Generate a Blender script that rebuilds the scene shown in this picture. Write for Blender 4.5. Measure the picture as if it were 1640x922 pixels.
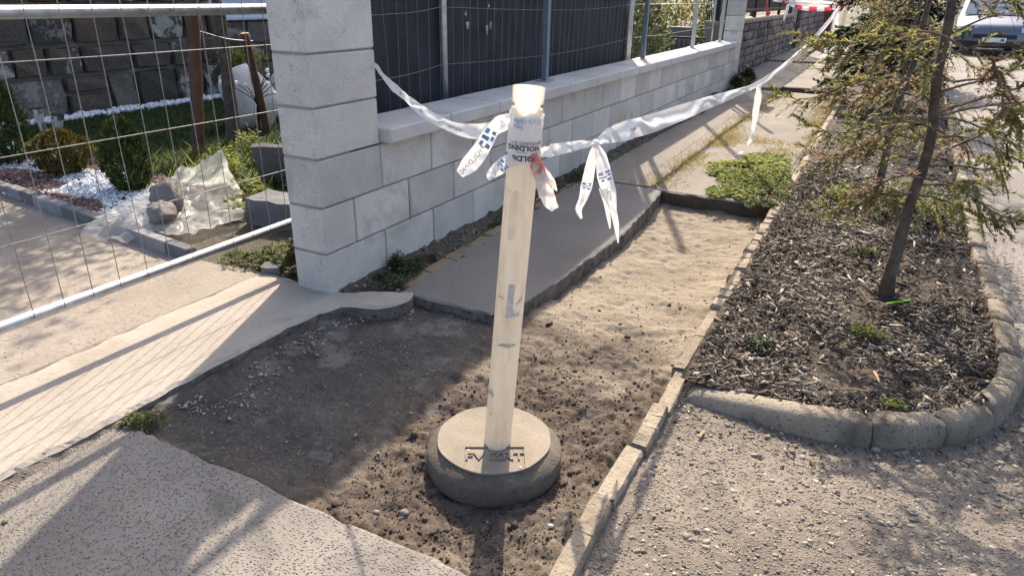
import bpy, bmesh, math, random
import numpy as np
from mathutils import Matrix, Vector

# ------------------------------------------------------------------ camera, sky, sun, exposure
S = bpy.context.scene
for o in list(bpy.data.objects):
    bpy.data.objects.remove(o)
COL = S.collection
CAM = np.array([1.9127, -1.9972, 1.217])
YAW, PITCH, ROLL, FPX = -0.4782, 0.4083, 0.0176, 1084.6     # FPX: focal length in pixels of a 1640 px wide frame
_f = np.array([math.sin(YAW)*math.cos(PITCH), math.cos(YAW)*math.cos(PITCH), -math.sin(PITCH)])
_r = np.array([math.cos(YAW), -math.sin(YAW), 0.0]); _u = np.cross(_r, _f)
RIGHT = _r*math.cos(ROLL)+_u*math.sin(ROLL); UP = -_r*math.sin(ROLL)+_u*math.cos(ROLL); FWD = _f
cd = bpy.data.cameras.new('camera'); cam = bpy.data.objects.new('camera', cd); COL.objects.link(cam)
cd.sensor_width = 36.0; cd.lens = 36.0*FPX/1640.0; cd.clip_start = 0.05; cd.clip_end = 2000
cam.matrix_world = Matrix(((RIGHT[0], UP[0], -FWD[0], CAM[0]), (RIGHT[1], UP[1], -FWD[1], CAM[1]),
                           (RIGHT[2], UP[2], -FWD[2], CAM[2]), (0, 0, 0, 1)))
S.camera = cam
SUN_AZ, SUN_EL = math.radians(-23.0), math.radians(39.5)       # azimuth from +Y towards +X
w = bpy.data.worlds.new('World'); S.world = w; w.use_nodes = True
nt = w.node_tree; nt.nodes.clear()
sky = nt.nodes.new('ShaderNodeTexSky'); sky.sky_type = 'NISHITA'; sky.sun_disc = False
sky.sun_elevation = SUN_EL; sky.sun_rotation = SUN_AZ
sky.air_density = 0.8; sky.dust_density = 3.5; sky.ozone_density = 0.5
bg = nt.nodes.new('ShaderNodeBackground'); bg.inputs['Strength'].default_value = 0.15
wo = nt.nodes.new('ShaderNodeOutputWorld')
nt.links.new(sky.outputs[0], bg.inputs[0]); nt.links.new(bg.outputs[0], wo.inputs[0])
sl = bpy.data.lights.new('sun', 'SUN'); sl.energy = 3.8; sl.angle = math.radians(0.53); sl.color = (1.0, 0.88, 0.72)
sun = bpy.data.objects.new('sun', sl); COL.objects.link(sun)
sd = Vector((math.sin(SUN_AZ)*math.cos(SUN_EL), math.cos(SUN_AZ)*math.cos(SUN_EL), math.sin(SUN_EL)))
sun.rotation_euler = sd.to_track_quat('Z', 'Y').to_euler(); sun.location = (0, 0, 8)
S.view_settings.view_transform = 'Standard'; S.view_settings.look = 'None'
S.view_settings.gamma = 1.0; S.view_settings.use_curve_mapping = False
S.view_settings.exposure = 1.14
S.render.engine = 'CYCLES'
S.cycles.max_bounces = 6; S.cycles.transparent_max_bounces = 8

# ------------------------------------------------------------------ survey helpers: a ray of the surveyed view met with a plane
def _ray(u, v): return ((u-820)/FPX)*RIGHT + ((461-v)/FPX)*UP + FWD
def at(u, v, z=0.0):
    d = _ray(u, v); return CAM + d*(z-CAM[2])/d[2]
def onx(u, v, X):
    d = _ray(u, v); return CAM + d*(X-CAM[0])/d[0]
def ony(u, v, Y):
    d = _ray(u, v); return CAM + d*(Y-CAM[1])/d[1]

# ------------------------------------------------------------------ noise
def _hash(i, j, k, s):
    h = (i*374761393 + j*668265263 + k*2147483647 + s*1274126177) & 0xffffffff
    h = ((h ^ (h >> 13))*1274126177) & 0xffffffff
    return ((h ^ (h >> 16)) & 0xffff)/65535.0
def vnoise(P, s=0):
    P = np.asarray(P, float); I = np.floor(P).astype(np.int64); Fr = P-I; Fr = Fr*Fr*(3-2*Fr)
    r = 0
    for a in (0, 1):
        for b in (0, 1):
            for c in (0, 1):
                wgt = (Fr[:, 0] if a else 1-Fr[:, 0])*(Fr[:, 1] if b else 1-Fr[:, 1])*(Fr[:, 2] if c else 1-Fr[:, 2])
                r = r + wgt*_hash(I[:, 0]+a, I[:, 1]+b, I[:, 2]+c, s)
    return r*2-1
def fbm(P, scale=1.0, octaves=4, s=0, gain=.5):
    P = np.asarray(P, float)*scale; r = 0; a = 1.0
    for o in range(octaves):
        r = r + a*vnoise(P*(2**o)+o*17.3, s+o); a *= gain
    return r
def xyz(X, Y, Z=0): return np.stack([X, Y, np.zeros_like(X)+Z], 1)

# ------------------------------------------------------------------ mesh and object helpers
WORG = {}
def mk(name, V, F, mat=None, smooth=False, rnd=None, attrs=None):
    me = bpy.data.meshes.new(name); V = np.asarray(V, np.float32)
    if isinstance(F, np.ndarray):
        n, k = F.shape
        me.vertices.add(len(V)); me.vertices.foreach_set('co', V.ravel())
        me.loops.add(n*k); me.loops.foreach_set('vertex_index', F.astype(np.int32).ravel())
        me.polygons.add(n); me.polygons.foreach_set('loop_start', np.arange(0, n*k, k, dtype=np.int32))
        me.polygons.foreach_set('loop_total', np.full(n, k, np.int32))
        me.update(calc_edges=True)
    else:
        me.from_pydata([tuple(map(float, v)) for v in V], [], [tuple(int(i) for i in f) for f in F]); me.update()
    if smooth: me.polygons.foreach_set('use_smooth', np.ones(len(me.polygons), bool))
    if rnd is not None:
        a = me.attributes.new('rnd', 'FLOAT', 'POINT'); a.data.foreach_set('value', np.asarray(rnd, np.float32))
    for k_, v_ in (attrs or {}).items():
        a = me.attributes.new(k_, 'FLOAT', 'POINT'); a.data.foreach_set('value', np.asarray(v_, np.float32))
    if mat: me.materials.append(mat)
    return me
def link(name, me, parent=None, loc=(0, 0, 0), rot=None):
    o = bpy.data.objects.new(name, me); COL.objects.link(o)
    o.location = loc
    if rot is not None: o.rotation_euler = rot
    if parent is not None: o.parent = parent
    return o
def thing(name, label, cat, loc, group=None):
    o = bpy.data.objects.new(name, None); COL.objects.link(o); o.location = tuple(float(c) for c in loc)
    o.empty_display_size = .1
    o['label'] = label; o['category'] = cat
    if group: o['group'] = group
    WORG[o] = np.array(o.location[:]); return o
def tag(o, label, cat, group=None):
    o['label'] = label; o['category'] = cat
    if group: o['group'] = group
    return o
def part(name, V, F, mat, parent, smooth=False, rnd=None, label=None):
    """V in world coordinates, stored relative to the parent thing"""
    org = WORG[parent]; V = np.asarray(V, float)-org
    c = (V.min(0)+V.max(0))/2
    o = link(name, mk(name, V-c, F, mat, smooth, rnd), parent, c); WORG[o] = org+c
    if label: o['label'] = label
    return o
def solo(name, V, F, mat, label=None, cat=None, group=None, kind=None, smooth=False, rnd=None, attrs=None):
    """a thing, or a piece of the setting, that is one mesh (world coordinates)"""
    V = np.asarray(V, float); c = (V.min(0)+V.max(0))/2; c[2] = V[:, 2].min()
    o = link(name, mk(name, V-c, F, mat, smooth, rnd, attrs), None, c); WORG[o] = c
    if label: o['label'] = label
    if cat: o['category'] = cat
    if group: o['group'] = group
    if kind: o['kind'] = kind
    return o
class MB:
    def __init__(s): s.V = []; s.F = []; s.n = 0
    def add(s, V, F):
        V = np.asarray(V, float); s.V.append(V); s.F += [tuple(i+s.n for i in f) for f in F]; s.n += len(V); return s
    def box(s, lo, hi, b=0.0):
        V, F = cbox(np.subtract(hi, lo), b); return s.add(V+(np.add(lo, hi))/2, F)
    def tube(s, P, r, n=8, caps=True): return s.add(*tube(P, r, n, caps))
    def part(s, name, mat, parent, **k): return part(name, np.concatenate(s.V), s.F, mat, parent, **k)
    def solo(s, name, mat, **k): return solo(name, np.concatenate(s.V), s.F, mat, **k)
def cbox(size, b=0.0):
    h = np.array(size, float)/2
    if b <= 0:
        V = np.array([[x, y, z] for x in (-1, 1) for y in (-1, 1) for z in (-1, 1)])*h
        return V, [(0, 1, 3, 2), (4, 6, 7, 5), (0, 4, 5, 1), (2, 3, 7, 6), (0, 2, 6, 4), (1, 5, 7, 3)]
    V = []; idx = {}
    for x in (-1, 1):
        for y in (-1, 1):
            for z in (-1, 1):
                for a in range(3):
                    p = np.array([x, y, z])*h; q = np.array([x, y, z])*b
                    for c in range(3):
                        if c != a: p[c] -= q[c]
                    idx[(x, y, z, a)] = len(V); V.append(p)
    V = np.array(V); F = []
    for a in range(3):
        o1, o2 = [c for c in range(3) if c != a]
        for sg in (-1, 1):
            f = []
            for s1, s2 in ((-1, -1), (1, -1), (1, 1), (-1, 1)):
                k = [0, 0, 0]; k[a] = sg; k[o1] = s1; k[o2] = s2; f.append(idx[(*k, a)])
            F.append(f)
    for a in range(3):       # edges along axis a
        o1, o2 = [c for c in range(3) if c != a]
        for s1 in (-1, 1):
            for s2 in (-1, 1):
                def g(sa, ax):
                    k = [0, 0, 0]; k[a] = sa; k[o1] = s1; k[o2] = s2; return idx[(*k, ax)]
                F.append([g(-1, o1), g(1, o1), g(1, o2), g(-1, o2)])
    for x in (-1, 1):
        for y in (-1, 1):
            for z in (-1, 1): F.append([idx[(x, y, z, a)] for a in range(3)])
    out = []
    for f in F:
        p = V[list(f)]; n = np.cross(p[1]-p[0], p[2]-p[0])
        out.append(tuple(f) if n@p.mean(0) > 0 else tuple(f[::-1]))
    return V, out
def frames(P):
    P = np.asarray(P, float); T = np.gradient(P, axis=0); T /= np.linalg.norm(T, axis=1)[:, None]+1e-12
    a = np.array([0, 0, 1.]) if abs(T[0][2]) < .9 else np.array([1., 0, 0])
    A = [];
    for t in T:
        n = a-t*(a@t); n /= np.linalg.norm(n)+1e-12; A.append(n); a = n
    A = np.array(A); return T, A, np.cross(T, A)
def tube(P, r, n=8, caps=True):
    P = np.asarray(P, float); T, A, B = frames(P); r = np.broadcast_to(np.asarray(r, float), (len(P),))
    th = np.linspace(0, 2*np.pi, n, endpoint=False)
    V = (P[:, None]+r[:, None, None]*(np.cos(th)[None, :, None]*A[:, None]+np.sin(th)[None, :, None]*B[:, None])).reshape(-1, 3)
    F = [(i*n+j, i*n+(j+1) % n, (i+1)*n+(j+1) % n, (i+1)*n+j) for i in range(len(P)-1) for j in range(n)]
    if caps: F += [tuple(range(n))[::-1], tuple((len(P)-1)*n+j for j in range(n))]
    return V, F
def crom(P, m=8):
    P = np.asarray(P, float); Q = np.vstack([2*P[0]-P[1], P, 2*P[-1]-P[-2]]); out = []
    for i in range(len(P)-1):
        p0, p1, p2, p3 = Q[i:i+4]
        for t in np.linspace(0, 1, m, endpoint=False):
            out.append(.5*((2*p1)+(p2-p0)*t+(2*p0-5*p1+4*p2-p3)*t*t+(3*p1-p0-3*p2+p3)*t**3))
    out.append(P[-1]); return np.array(out)
def ico(sub=1):
    bm = bmesh.new(); bmesh.ops.create_icosphere(bm, subdivisions=sub, radius=1)
    V = np.array([v.co[:] for v in bm.verts]); F = np.array([[v.index for v in f.verts] for f in bm.faces]); bm.free(); return V, F
ICO0, ICO1, ICO2 = ico(1), ico(2), ico(3)
def rotz(a): c, s = np.cos(a), np.sin(a); return np.stack([np.stack([c, -s, 0*c], -1), np.stack([s, c, 0*c], -1), np.stack([0*c, 0*c, 1+0*c], -1)], -2)
def rotx(a): c, s = np.cos(a), np.sin(a); return np.stack([np.stack([1+0*c, 0*c, 0*c], -1), np.stack([0*c, c, -s], -1), np.stack([0*c, s, c], -1)], -2)
def roty(a): c, s = np.cos(a), np.sin(a); return np.stack([np.stack([c, 0*c, s], -1), np.stack([0*c, 1+0*c, 0*c], -1), np.stack([-s, 0*c, c], -1)], -2)
def scatter(base, P, R, Sc, rnd):
    bV, bF = base; bV = np.asarray(bV, float); bF = np.asarray(bF); n = len(P)
    V = np.einsum('nij,nvj->nvi', R, bV[None]*np.asarray(Sc)[:, None, :])+np.asarray(P)[:, None, :]
    F = bF[None]+(np.arange(n)*len(bV))[:, None, None]
    return V.reshape(-1, 3), F.reshape(-1, bF.shape[1]), np.repeat(rnd, len(bV))
def basis(D, Nn):
    """rotation matrices with local x along D and local z near Nn"""
    D = D/np.linalg.norm(D, axis=1)[:, None]; B = np.cross(Nn, D); B /= np.linalg.norm(B, axis=1)[:, None]+1e-9
    N2 = np.cross(D, B); return np.stack([D, B, N2], -1)
LEAF = (np.array([[0, 0, 0], [.35, .5, .12], [1, 0, -.05], [.35, -.5, .12]]), np.array([[0, 1, 2], [0, 2, 3]]))
NEED = (np.array([[0, .5, 0], [0, -.5, 0], [1, -.25, .0], [1, .25, .0]]), np.array([[0, 1, 2, 3]]))
BLADE = (np.array([[0, .5, 0], [0, -.5, 0], [.6, -.35, .1], [.6, .35, .1], [1, 0, 0]]), np.array([[0, 1, 2], [0, 2, 3], [3, 2, 4]]))
CHIP = cbox((1, 1, 1)); CHIP = (CHIP[0]*np.array([1, 1, 1])*np.where(CHIP[0][:, :1] > 0, [[1, .55, .7]], [[1, 1, 1]]), np.array(CHIP[1]))
def rock(sub, size, seed, rough=.28, flat=.0):
    V, F = (ICO0, ICO1, ICO2)[sub]; n = fbm(V, 1.3, 3, seed); V = V*(1+rough*n)[:, None]
    k = np.round(V*2.2)/2.2; V = V*(1-.10)+k*.10
    return V*np.asarray(size), F
def crag(sub, size, seed, planes=16, rough=.05):
    V, F = (ICO0, ICO1, ICO2)[sub]; r = np.random.default_rng(seed); n = r.normal(0, 1, (planes, 3)); n /= np.linalg.norm(n, axis=1)[:, None]; dist = r.uniform(.62, 1.0, planes)
    c = V@n.T; rad = np.where(c > .05, dist[None]/np.maximum(c, .05), 9).min(1); V = V*np.minimum(rad, 1.25)[:, None]; V = V*(1+rough*fbm(V, 4, 3, seed))[:, None]
    return V*np.asarray(size), F
RNG = np.random.default_rng(7)
def catm(P, m): return crom(P, m)
def resample(P, step):
    P = np.asarray(P, float); d = np.r_[0, np.cumsum(np.linalg.norm(np.diff(P, axis=0), axis=1))]
    n = max(2, int(round(d[-1]/step))+1); s = np.linspace(0, d[-1], n)
    return np.stack([np.interp(s, d, P[:, i]) for i in range(P.shape[1])], 1)
def inpoly(X, Y, poly):
    poly = np.asarray(poly); r = np.zeros(len(X), bool); n = len(poly)
    for i in range(n):
        x1, y1 = poly[i]; x2, y2 = poly[(i+1) % n]
        c = ((y1 > Y) != (y2 > Y)) & (X < (x2-x1)*(Y-y1)/(y2-y1+1e-12)+x1); r ^= c
    return r

# ------------------------------------------------------------------ materials
def nodes(name):
    m = bpy.data.materials.new(name); m.use_nodes = True; t = m.node_tree; t.nodes.clear()
    out = t.nodes.new('ShaderNodeOutputMaterial'); return m, t, out
class N:
    def __init__(s, t): s.t = t
    def n(s, typ, **k):
        x = s.t.nodes.new(typ)
        for a, v in k.items(): setattr(x, a, v)
        return x
    def l(s, a, b): s.t.links.new(a, b)
    def val(s, sock, v):
        if hasattr(v, 'links') or isinstance(v, bpy.types.NodeSocket): s.l(v, sock)
        else: sock.default_value = v
    def pos(s): return s.n('ShaderNodeNewGeometry').outputs['Position']
    def noise(s, vec, scale, detail=4, rough=.55, dist=0):
        x = s.n('ShaderNodeTexNoise'); x.inputs['Scale'].default_value = scale; x.inputs['Detail'].default_value = detail
        x.inputs['Roughness'].default_value = rough; x.inputs['Distortion'].default_value = dist; s.l(vec, x.inputs['Vector']); return x.outputs['Fac']
    def vor(s, vec, scale, feat='F1', rnd=1.0):
        x = s.n('ShaderNodeTexVoronoi', feature=feat); x.inputs['Scale'].default_value = scale; x.inputs['Randomness'].default_value = rnd
        s.l(vec, x.inputs['Vector']); return x
    def ramp(s, fac, stops, interp='LINEAR'):
        x = s.n('ShaderNodeValToRGB'); e = x.color_ramp.elements; x.color_ramp.interpolation = interp
        while len(e) > 1: e.remove(e[-1])
        e[0].position = stops[0][0]; e[0].color = (*stops[0][1], 1)
        for p, c in stops[1:]:
            q = e.new(p); q.color = (*c, 1)
        s.l(fac, x.inputs[0]); return x.outputs[0]
    def mix(s, f, a, b, mode='MIX'):
        x = s.n('ShaderNodeMix', data_type='RGBA', blend_type=mode); s.val(x.inputs[0], f); s.val(x.inputs[6], a); s.val(x.inputs[7], b); return x.outputs[2]
    def math(s, op, a, b=None, c=None):
        x = s.n('ShaderNodeMath', operation=op); s.val(x.inputs[0], a)
        if b is not None: s.val(x.inputs[1], b)
        if c is not None: s.val(x.inputs[2], c)
        return x.outputs[0]
    def mapr(s, v, a, b, c=0, d=1):
        x = s.n('ShaderNodeMapRange'); s.val(x.inputs[0], v)
        for i, q in enumerate((a, b, c, d)): x.inputs[i+1].default_value = q
        return x.outputs[0]
    def bump(s, h, dist, strength=1.0, normal=None):
        x = s.n('ShaderNodeBump'); x.inputs['Distance'].default_value = dist; x.inputs['Strength'].default_value = strength; s.l(h, x.inputs['Height'])
        if normal is not None: s.l(normal, x.inputs['Normal'])
        return x.outputs[0]
    def attr(s, name): return s.n('ShaderNodeAttribute', attribute_name=name).outputs['Fac']
    def orand(s): return s.n('ShaderNodeObjectInfo').outputs['Random']
    def pbsdf(s, out, col, rough=.85, normal=None, spec=.3, metal=0.0):
        b = s.n('ShaderNodeBsdfPrincipled'); s.val(b.inputs['Base Color'], col if not isinstance(col, tuple) else (*col[:3], 1)); s.val(b.inputs['Roughness'], rough)
        b.inputs['Metallic'].default_value = metal; b.inputs['Specular IOR Level'].default_value = spec
        if normal is not None: s.l(normal, b.inputs['Normal'])
        s.l(b.outputs[0], out.inputs[0]); return b
def c3(h):  # sRGB 0-255 -> linear
    return tuple(((x/255)/12.92 if x/255 <= .04045 else ((x/255+.055)/1.055)**2.4) for x in h)

def m_concrete(name, dark, light, big=2.5, fine=90, bump=.004, speck=0, speckcol=(.05, .05, .05), stain=None, tint=.12, peb=None):
    m, t, out = nodes(name); k = N(t); p = k.pos()
    a = k.noise(p, big, 7, .6); f = k.noise(p, fine, 4, .7)
    v = k.math('ADD', k.math('MULTIPLY', a, .65), k.math('MULTIPLY', f, .35))
    col = k.ramp(v, [(.34, dark), (.62, light)])
    if stain:
        s_ = k.noise(p, stain[1], 6, .65, .6); col = k.mix(k.mapr(s_, stain[2], stain[2]+.14), col, (*stain[0], 1))
    h = f
    if speck:
        s1 = k.mapr(k.noise(p, speck*.9, 1, .5, 0), .64, .72); s2 = k.mapr(k.noise(p, speck*.4, 3, .6, 0), .66, .74)
        msk = k.math('MULTIPLY', k.math('MAXIMUM', s1, k.math('MULTIPLY', s2, .8)), k.mapr(k.noise(p, big*2.7, 4, .6), .40, .62, .15, 1))
        col = k.mix(k.math('MULTIPLY', msk, .6), col, (*speckcol, 1)); h = k.math('SUBTRACT', h, k.math('MULTIPLY', msk, .8))
    if peb:   # exposed aggregate: rounded stones of several tones
        sc, tones = peb
        q = k.vor(p, sc); cell = k.n('ShaderNodeSeparateColor'); k.l(q.outputs['Color'], cell.inputs[0])
        dome = k.mapr(q.outputs['Distance'], .0, .62, 1, 0)
        st = k.math('MULTIPLY', k.mapr(q.outputs['Distance'], .3, .48, 1, 0), k.math('GREATER_THAN', cell.outputs[0], .35))
        col = k.mix(st, col, k.ramp(cell.outputs[1], tones)); h = k.math('ADD', k.math('MULTIPLY', h, .5), k.math('MULTIPLY', dome, st))
    if tint: col = k.mix(1.0, col, k.ramp(k.orand(), [(0, (1-tint,)*3), (1, (1+tint*.3,)*3)]), 'MULTIPLY')
    k.pbsdf(out, col, .9, k.bump(h, bump), .25); return m
def m_plain(name, col, rough=.6, metal=0, var=.25, scale=12, bump=0, spec=.4):
    m, t, out = nodes(name); k = N(t); p = k.pos(); a = k.noise(p, scale, 5, .6)
    c = k.ramp(a, [(.3, tuple(x*(1-var) for x in col)), (.7, tuple(min(1, x*(1+var)) for x in col))])
    k.pbsdf(out, c, rough, k.bump(a, bump) if bump else None, spec, metal); return m
def m_rnd(name, stops, rough=.8, trans=0.0, spec=.25, bump=0):
    """colour from the per-piece random attribute"""
    m, t, out = nodes(name); k = N(t); r = k.attr('rnd'); col = k.ramp(r, stops)
    nrm = k.bump(k.noise(k.pos(), 160, 3), bump) if bump else None
    b = k.pbsdf(out, col, rough, nrm, spec)
    if trans:
        tr = k.n('ShaderNodeBsdfTranslucent'); k.l(col, tr.inputs[0]); mx = k.n('ShaderNodeMixShader'); mx.inputs[0].default_value = trans
        k.l(b.outputs[0], mx.inputs[1]); k.l(tr.outputs[0], mx.inputs[2]); k.l(mx.outputs[0], out.inputs[0])
    return m
def m_trans(name, col, trans=.5, rough=.4, var=.1, scale=20, spec=.4, alpha=1.0, bump=.0):
    m, t, out = nodes(name); k = N(t); a = k.noise(k.pos(), scale, 5, .6)
    c = k.ramp(a, [(.3, tuple(x*(1-var) for x in col)), (.7, tuple(min(1, x*(1+var)) for x in col))])
    nrm = k.bump(a, bump) if bump else None
    b = k.pbsdf(out, c, rough, nrm, spec); tr = k.n('ShaderNodeBsdfTranslucent'); k.l(c, tr.inputs[0]); mx = k.n('ShaderNodeMixShader'); mx.inputs[0].default_value = trans
    k.l(b.outputs[0], mx.inputs[1]); k.l(tr.outputs[0], mx.inputs[2]); o = mx.outputs[0]
    if alpha < 1:
        tp = k.n('ShaderNodeBsdfTransparent'); m2 = k.n('ShaderNodeMixShader'); m2.inputs[0].default_value = alpha
        k.l(tp.outputs[0], m2.inputs[1]); k.l(o, m2.inputs[2]); o = m2.outputs[0]
    k.l(o, out.inputs[0]); return m

M = {}
M['block'] = m_concrete('block_concrete', (.62, .59, .545), (.79, .755, .70), 5, 150, .007, 150, (.40, .375, .35), ((.54, .51, .46), 3.0, .55), tint=.2)
M['coping'] = m_concrete('coping_concrete', (.50, .485, .46), (.64, .62, .59), 3, 120, .002, 150, (.26, .26, .26), tint=.05)
M['mortar'] = m_concrete('mortar', (.22, .215, .205), (.34, .33, .315), 4, 80, .004, tint=0)
M['apron'] = m_concrete('apron_concrete', (.32, .278, .23), (.455, .40, .34), 2.2, 60, .003, 0, (.33, .285, .235), ((.30, .255, .205), 3.2, .56), tint=0)
M['drive'] = m_concrete('driveway_concrete', (.23, .197, .162), (.35, .305, .255), 2.0, 45, .005, 60, (.14, .12, .10), ((.22, .19, .155), 1.5, .58), tint=0)
AGG = [(0, (.10, .088, .075)), (.25, (.20, .173, .142)), (.6, (.28, .243, .20)), (.85, (.36, .315, .26)), (1, (.30, .225, .15))]
M['slab'] = m_concrete('slab_concrete', (.18, .16, .138), (.30, .268, .232), 2.2, 120, .005, 130, (.075, .067, .06), ((.14, .127, .112), 2.2, .56), tint=0, peb=(150, [(0, (.10, .09, .08)), (.3, (.20, .18, .158)), (1, (.33, .30, .262))]))
M['path'] = m_concrete('path_asphalt', (.15, .14, .13), (.23, .214, .197), 1.6, 110, .004, 95, (.10, .095, .09), ((.33, .31, .28), 1.1, .6), tint=.06)
M['walk'] = m_concrete('walk_asphalt', (.18, .158, .133), (.28, .248, .212), 1.2, 110, .004, 90, (.13, .12, .11), ((.38, .35, .31), .9, .58), tint=.08)
M['gravelpave'] = m_concrete('aggregate_paving', (.11, .092, .074), (.22, .188, .153), 1.7, 90, .008, 0, (.1, .1, .1), ((.30, .255, .20), 1.6, .58), tint=0, peb=(120, AGG))
M['road'] = m_concrete('road_asphalt', (.18, .163, .145), (.27, .247, .22), .9, 70, .006, 80, (.11, .105, .10), ((.33, .31, .28), .6, .6), tint=0)
M['kerb'] = m_concrete('kerb_concrete', (.21, .175, .13), (.36, .305, .235), 5, 100, .007, 110, (.075, .062, .048), ((.13, .107, .08), 4, .54), tint=.2)
M['edge'] = m_concrete('edging_stone', (.25, .205, .15), (.42, .35, .265), 8, 90, .006, 90, (.14, .115, .085), ((.16, .13, .095), 7, .58), tint=.28)
M['soil'] = m_concrete('soil', (.065, .05, .038), (.14, .112, .086), 6, 50, .02, tint=0)
M['rubble'] = m_concrete('rubble_side', (.07, .06, .05), (.22, .195, .165), 14, 60, .012, 45, (.03, .026, .022), tint=0)
M['garden_soil'] = m_concrete('garden_soil', (.07, .06, .045), (.14, .12, .09), 6, 50, .02, tint=0)
M['lawn'] = m_concrete('lawn_ground', (.025, .04, .015), (.05, .075, .03), 6, 50, .02, tint=0)
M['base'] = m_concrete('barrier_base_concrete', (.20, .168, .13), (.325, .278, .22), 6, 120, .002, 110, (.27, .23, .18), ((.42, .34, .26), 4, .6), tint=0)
M['letters'] = m_plain('shade_toned_lettering', (.25, .205, .155), .9)  # base concrete coloured darker, in place of the shadow outlines of the raised letters
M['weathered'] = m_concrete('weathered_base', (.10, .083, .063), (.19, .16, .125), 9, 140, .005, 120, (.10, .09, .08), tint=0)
M['galv'] = m_plain('galvanised_steel', (.50, .52, .54), .42, .75, .18, 30, .0005)
M['wire'] = m_plain('galvanised_wire', (.27, .26, .25), .55, .4, .2, 40)
M['bluepost'] = m_plain('blue_grey_painted_steel', (.17, .21, .25), .4, .1, .12, 8)
M['screen'] = m_plain('dark_screen_fabric', (.030, .034, .042), .75, 0, .25, 5, .004, .2)
M['scuff'] = m_plain('pale_scuff', (.42, .40, .38), .9, 0, .3, 60)
M['blackmetal'] = m_plain('black_painted_metal', (.02, .021, .023), .5, .2, .2, 8)
M['tape'] = m_trans('white_tape_film', (.86, .85, .83), .30, .3, .05, 30, .5, bump=.001)
M['redtape'] = m_trans('red_tape_film', (.62, .06, .09), .4, .35, .1, 30)
M['pinktape'] = m_rnd('faded_red_white_film', [(0, (.80, .76, .73)), (.45, (.78, .68, .64)), (.6, (.72, .26, .20)), (.75, (.75, .35, .28)), (1, (.82, .74, .70))], .4, .4)
M['blue'] = m_plain('blue_print', (.16, .30, .52), .5, 0, .15, 40)
M['paleblue'] = m_plain('pale_blue_print', (.42, .52, .68), .5, 0, .1, 40)
M['ink'] = m_plain('dark_print', (.05, .055, .09), .5, 0, .15, 40)
M['greyink'] = m_plain('grey_print', (.30, .31, .34), .5, 0, .15, 40)
M['plate_in'] = m_plain('dark_glyph', (.05, .05, .06), .5)
M['residue'] = m_plain('grey_sticker_residue', (.58, .54, .50), .8, 0, .15, 60)
M['sticker'] = m_trans('white_sticker', (.95, .92, .84), .75, .5)
M['grime'] = m_plain('grime', (.56, .49, .37), .9, 0, .4, 200)
M['bark'] = m_concrete('bark', (.06, .047, .037), (.19, .155, .125), 18, 70, .012, tint=0)
M['twig'] = m_concrete('twig_bark', (.06, .047, .036), (.17, .14, .115), 25, 90, .003, tint=0)
M['stake'] = m_concrete('stake_wood', (.085, .045, .03), (.17, .095, .065), 10, 60, .006, tint=.1)
M['cutwood'] = m_plain('cut_wood', (.45, .30, .16), .8)
M['white_panel'] = m_plain('white_window_panel', (.62, .66, .76), .4, 0, .03, 3)
M['pebw'] = m_rnd('white_pebbles', [(0, (.55, .57, .60)), (.5, (.74, .76, .79)), (1, (.84, .85, .87))], .7)
M['pebr'] = m_rnd('red_brown_stones', [(0, (.13, .085, .075)), (.5, (.24, .15, .13)), (1, (.36, .25, .22))], .8, bump=.004)
M['pebm'] = m_rnd('mixed_pebbles', [(0, (.07, .06, .055)), (.3, (.19, .165, .135)), (.65, (.31, .27, .225)), (.88, (.44, .395, .335)), (1, (.36, .26, .16))], .85, bump=.002)
M['clod'] = m_rnd('soil_clods', [(0, (.05, .040, .031)), (.5, (.10, .079, .062)), (.85, (.16, .13, .103)), (.95, (.23, .195, .16)), (1, (.36, .32, .27))], .95, bump=.006)
M['mulch'] = m_rnd('bark_mulch', [(0, (.022, .018, .015)), (.28, (.075, .06, .049)), (.5, (.16, .13, .104)), (.72, (.28, .235, .187)), (.9, (.43, .37, .30)), (1, (.56, .495, .415))], .9)
M['needle'] = m_rnd('conifer_needles', [(0, (.095, .098, .034)), (.35, (.22, .212, .072)), (.7, (.37, .33, .115)), (.84, (.36, .30, .12)), (.90, (.24, .16, .09)), (1, (.31, .21, .125))], .6, .5)
M['dkneedle'] = m_rnd('dark_conifer_needles', [(0, (.018, .035, .020)), (.6, (.04, .068, .036)), (1, (.08, .11, .05))], .55, .25)
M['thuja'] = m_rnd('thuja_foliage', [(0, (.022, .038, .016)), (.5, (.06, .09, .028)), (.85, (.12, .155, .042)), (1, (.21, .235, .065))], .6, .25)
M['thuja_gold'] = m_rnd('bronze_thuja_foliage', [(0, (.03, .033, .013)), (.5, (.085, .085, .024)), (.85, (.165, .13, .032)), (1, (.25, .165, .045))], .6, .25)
M['leaf'] = m_rnd('green_leaves', [(0, (.09, .115, .028)), (.5, (.25, .29, .065)), (.85, (.38, .40, .11)), (1, (.48, .45, .17))], .6, .5)
M['dkleaf'] = m_rnd('dark_weed_leaves', [(0, (.03, .045, .018)), (.6, (.07, .095, .035)), (1, (.13, .15, .06))], .55, .3)
M['weed'] = m_rnd('yellowing_weed_leaves', [(0, (.05, .065, .02)), (.5, (.13, .155, .045)), (.8, (.22, .21, .07)), (1, (.32, .25, .11))], .6, .35)
M['dry'] = m_rnd('dry_grass', [(0, (.14, .15, .05)), (.35, (.34, .30, .12)), (.7, (.48, .39, .20)), (1, (.50, .33, .17))], .8, .4)
M['grass'] = m_rnd('lawn_grass', [(0, (.018, .034, .012)), (.6, (.04, .075, .022)), (1, (.09, .13, .035))], .6, .3)
M['tree_leaf'] = m_rnd('tree_leaves', [(0, (.03, .06, .015)), (.6, (.07, .115, .03)), (1, (.14, .18, .05))], .5, .35)
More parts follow.
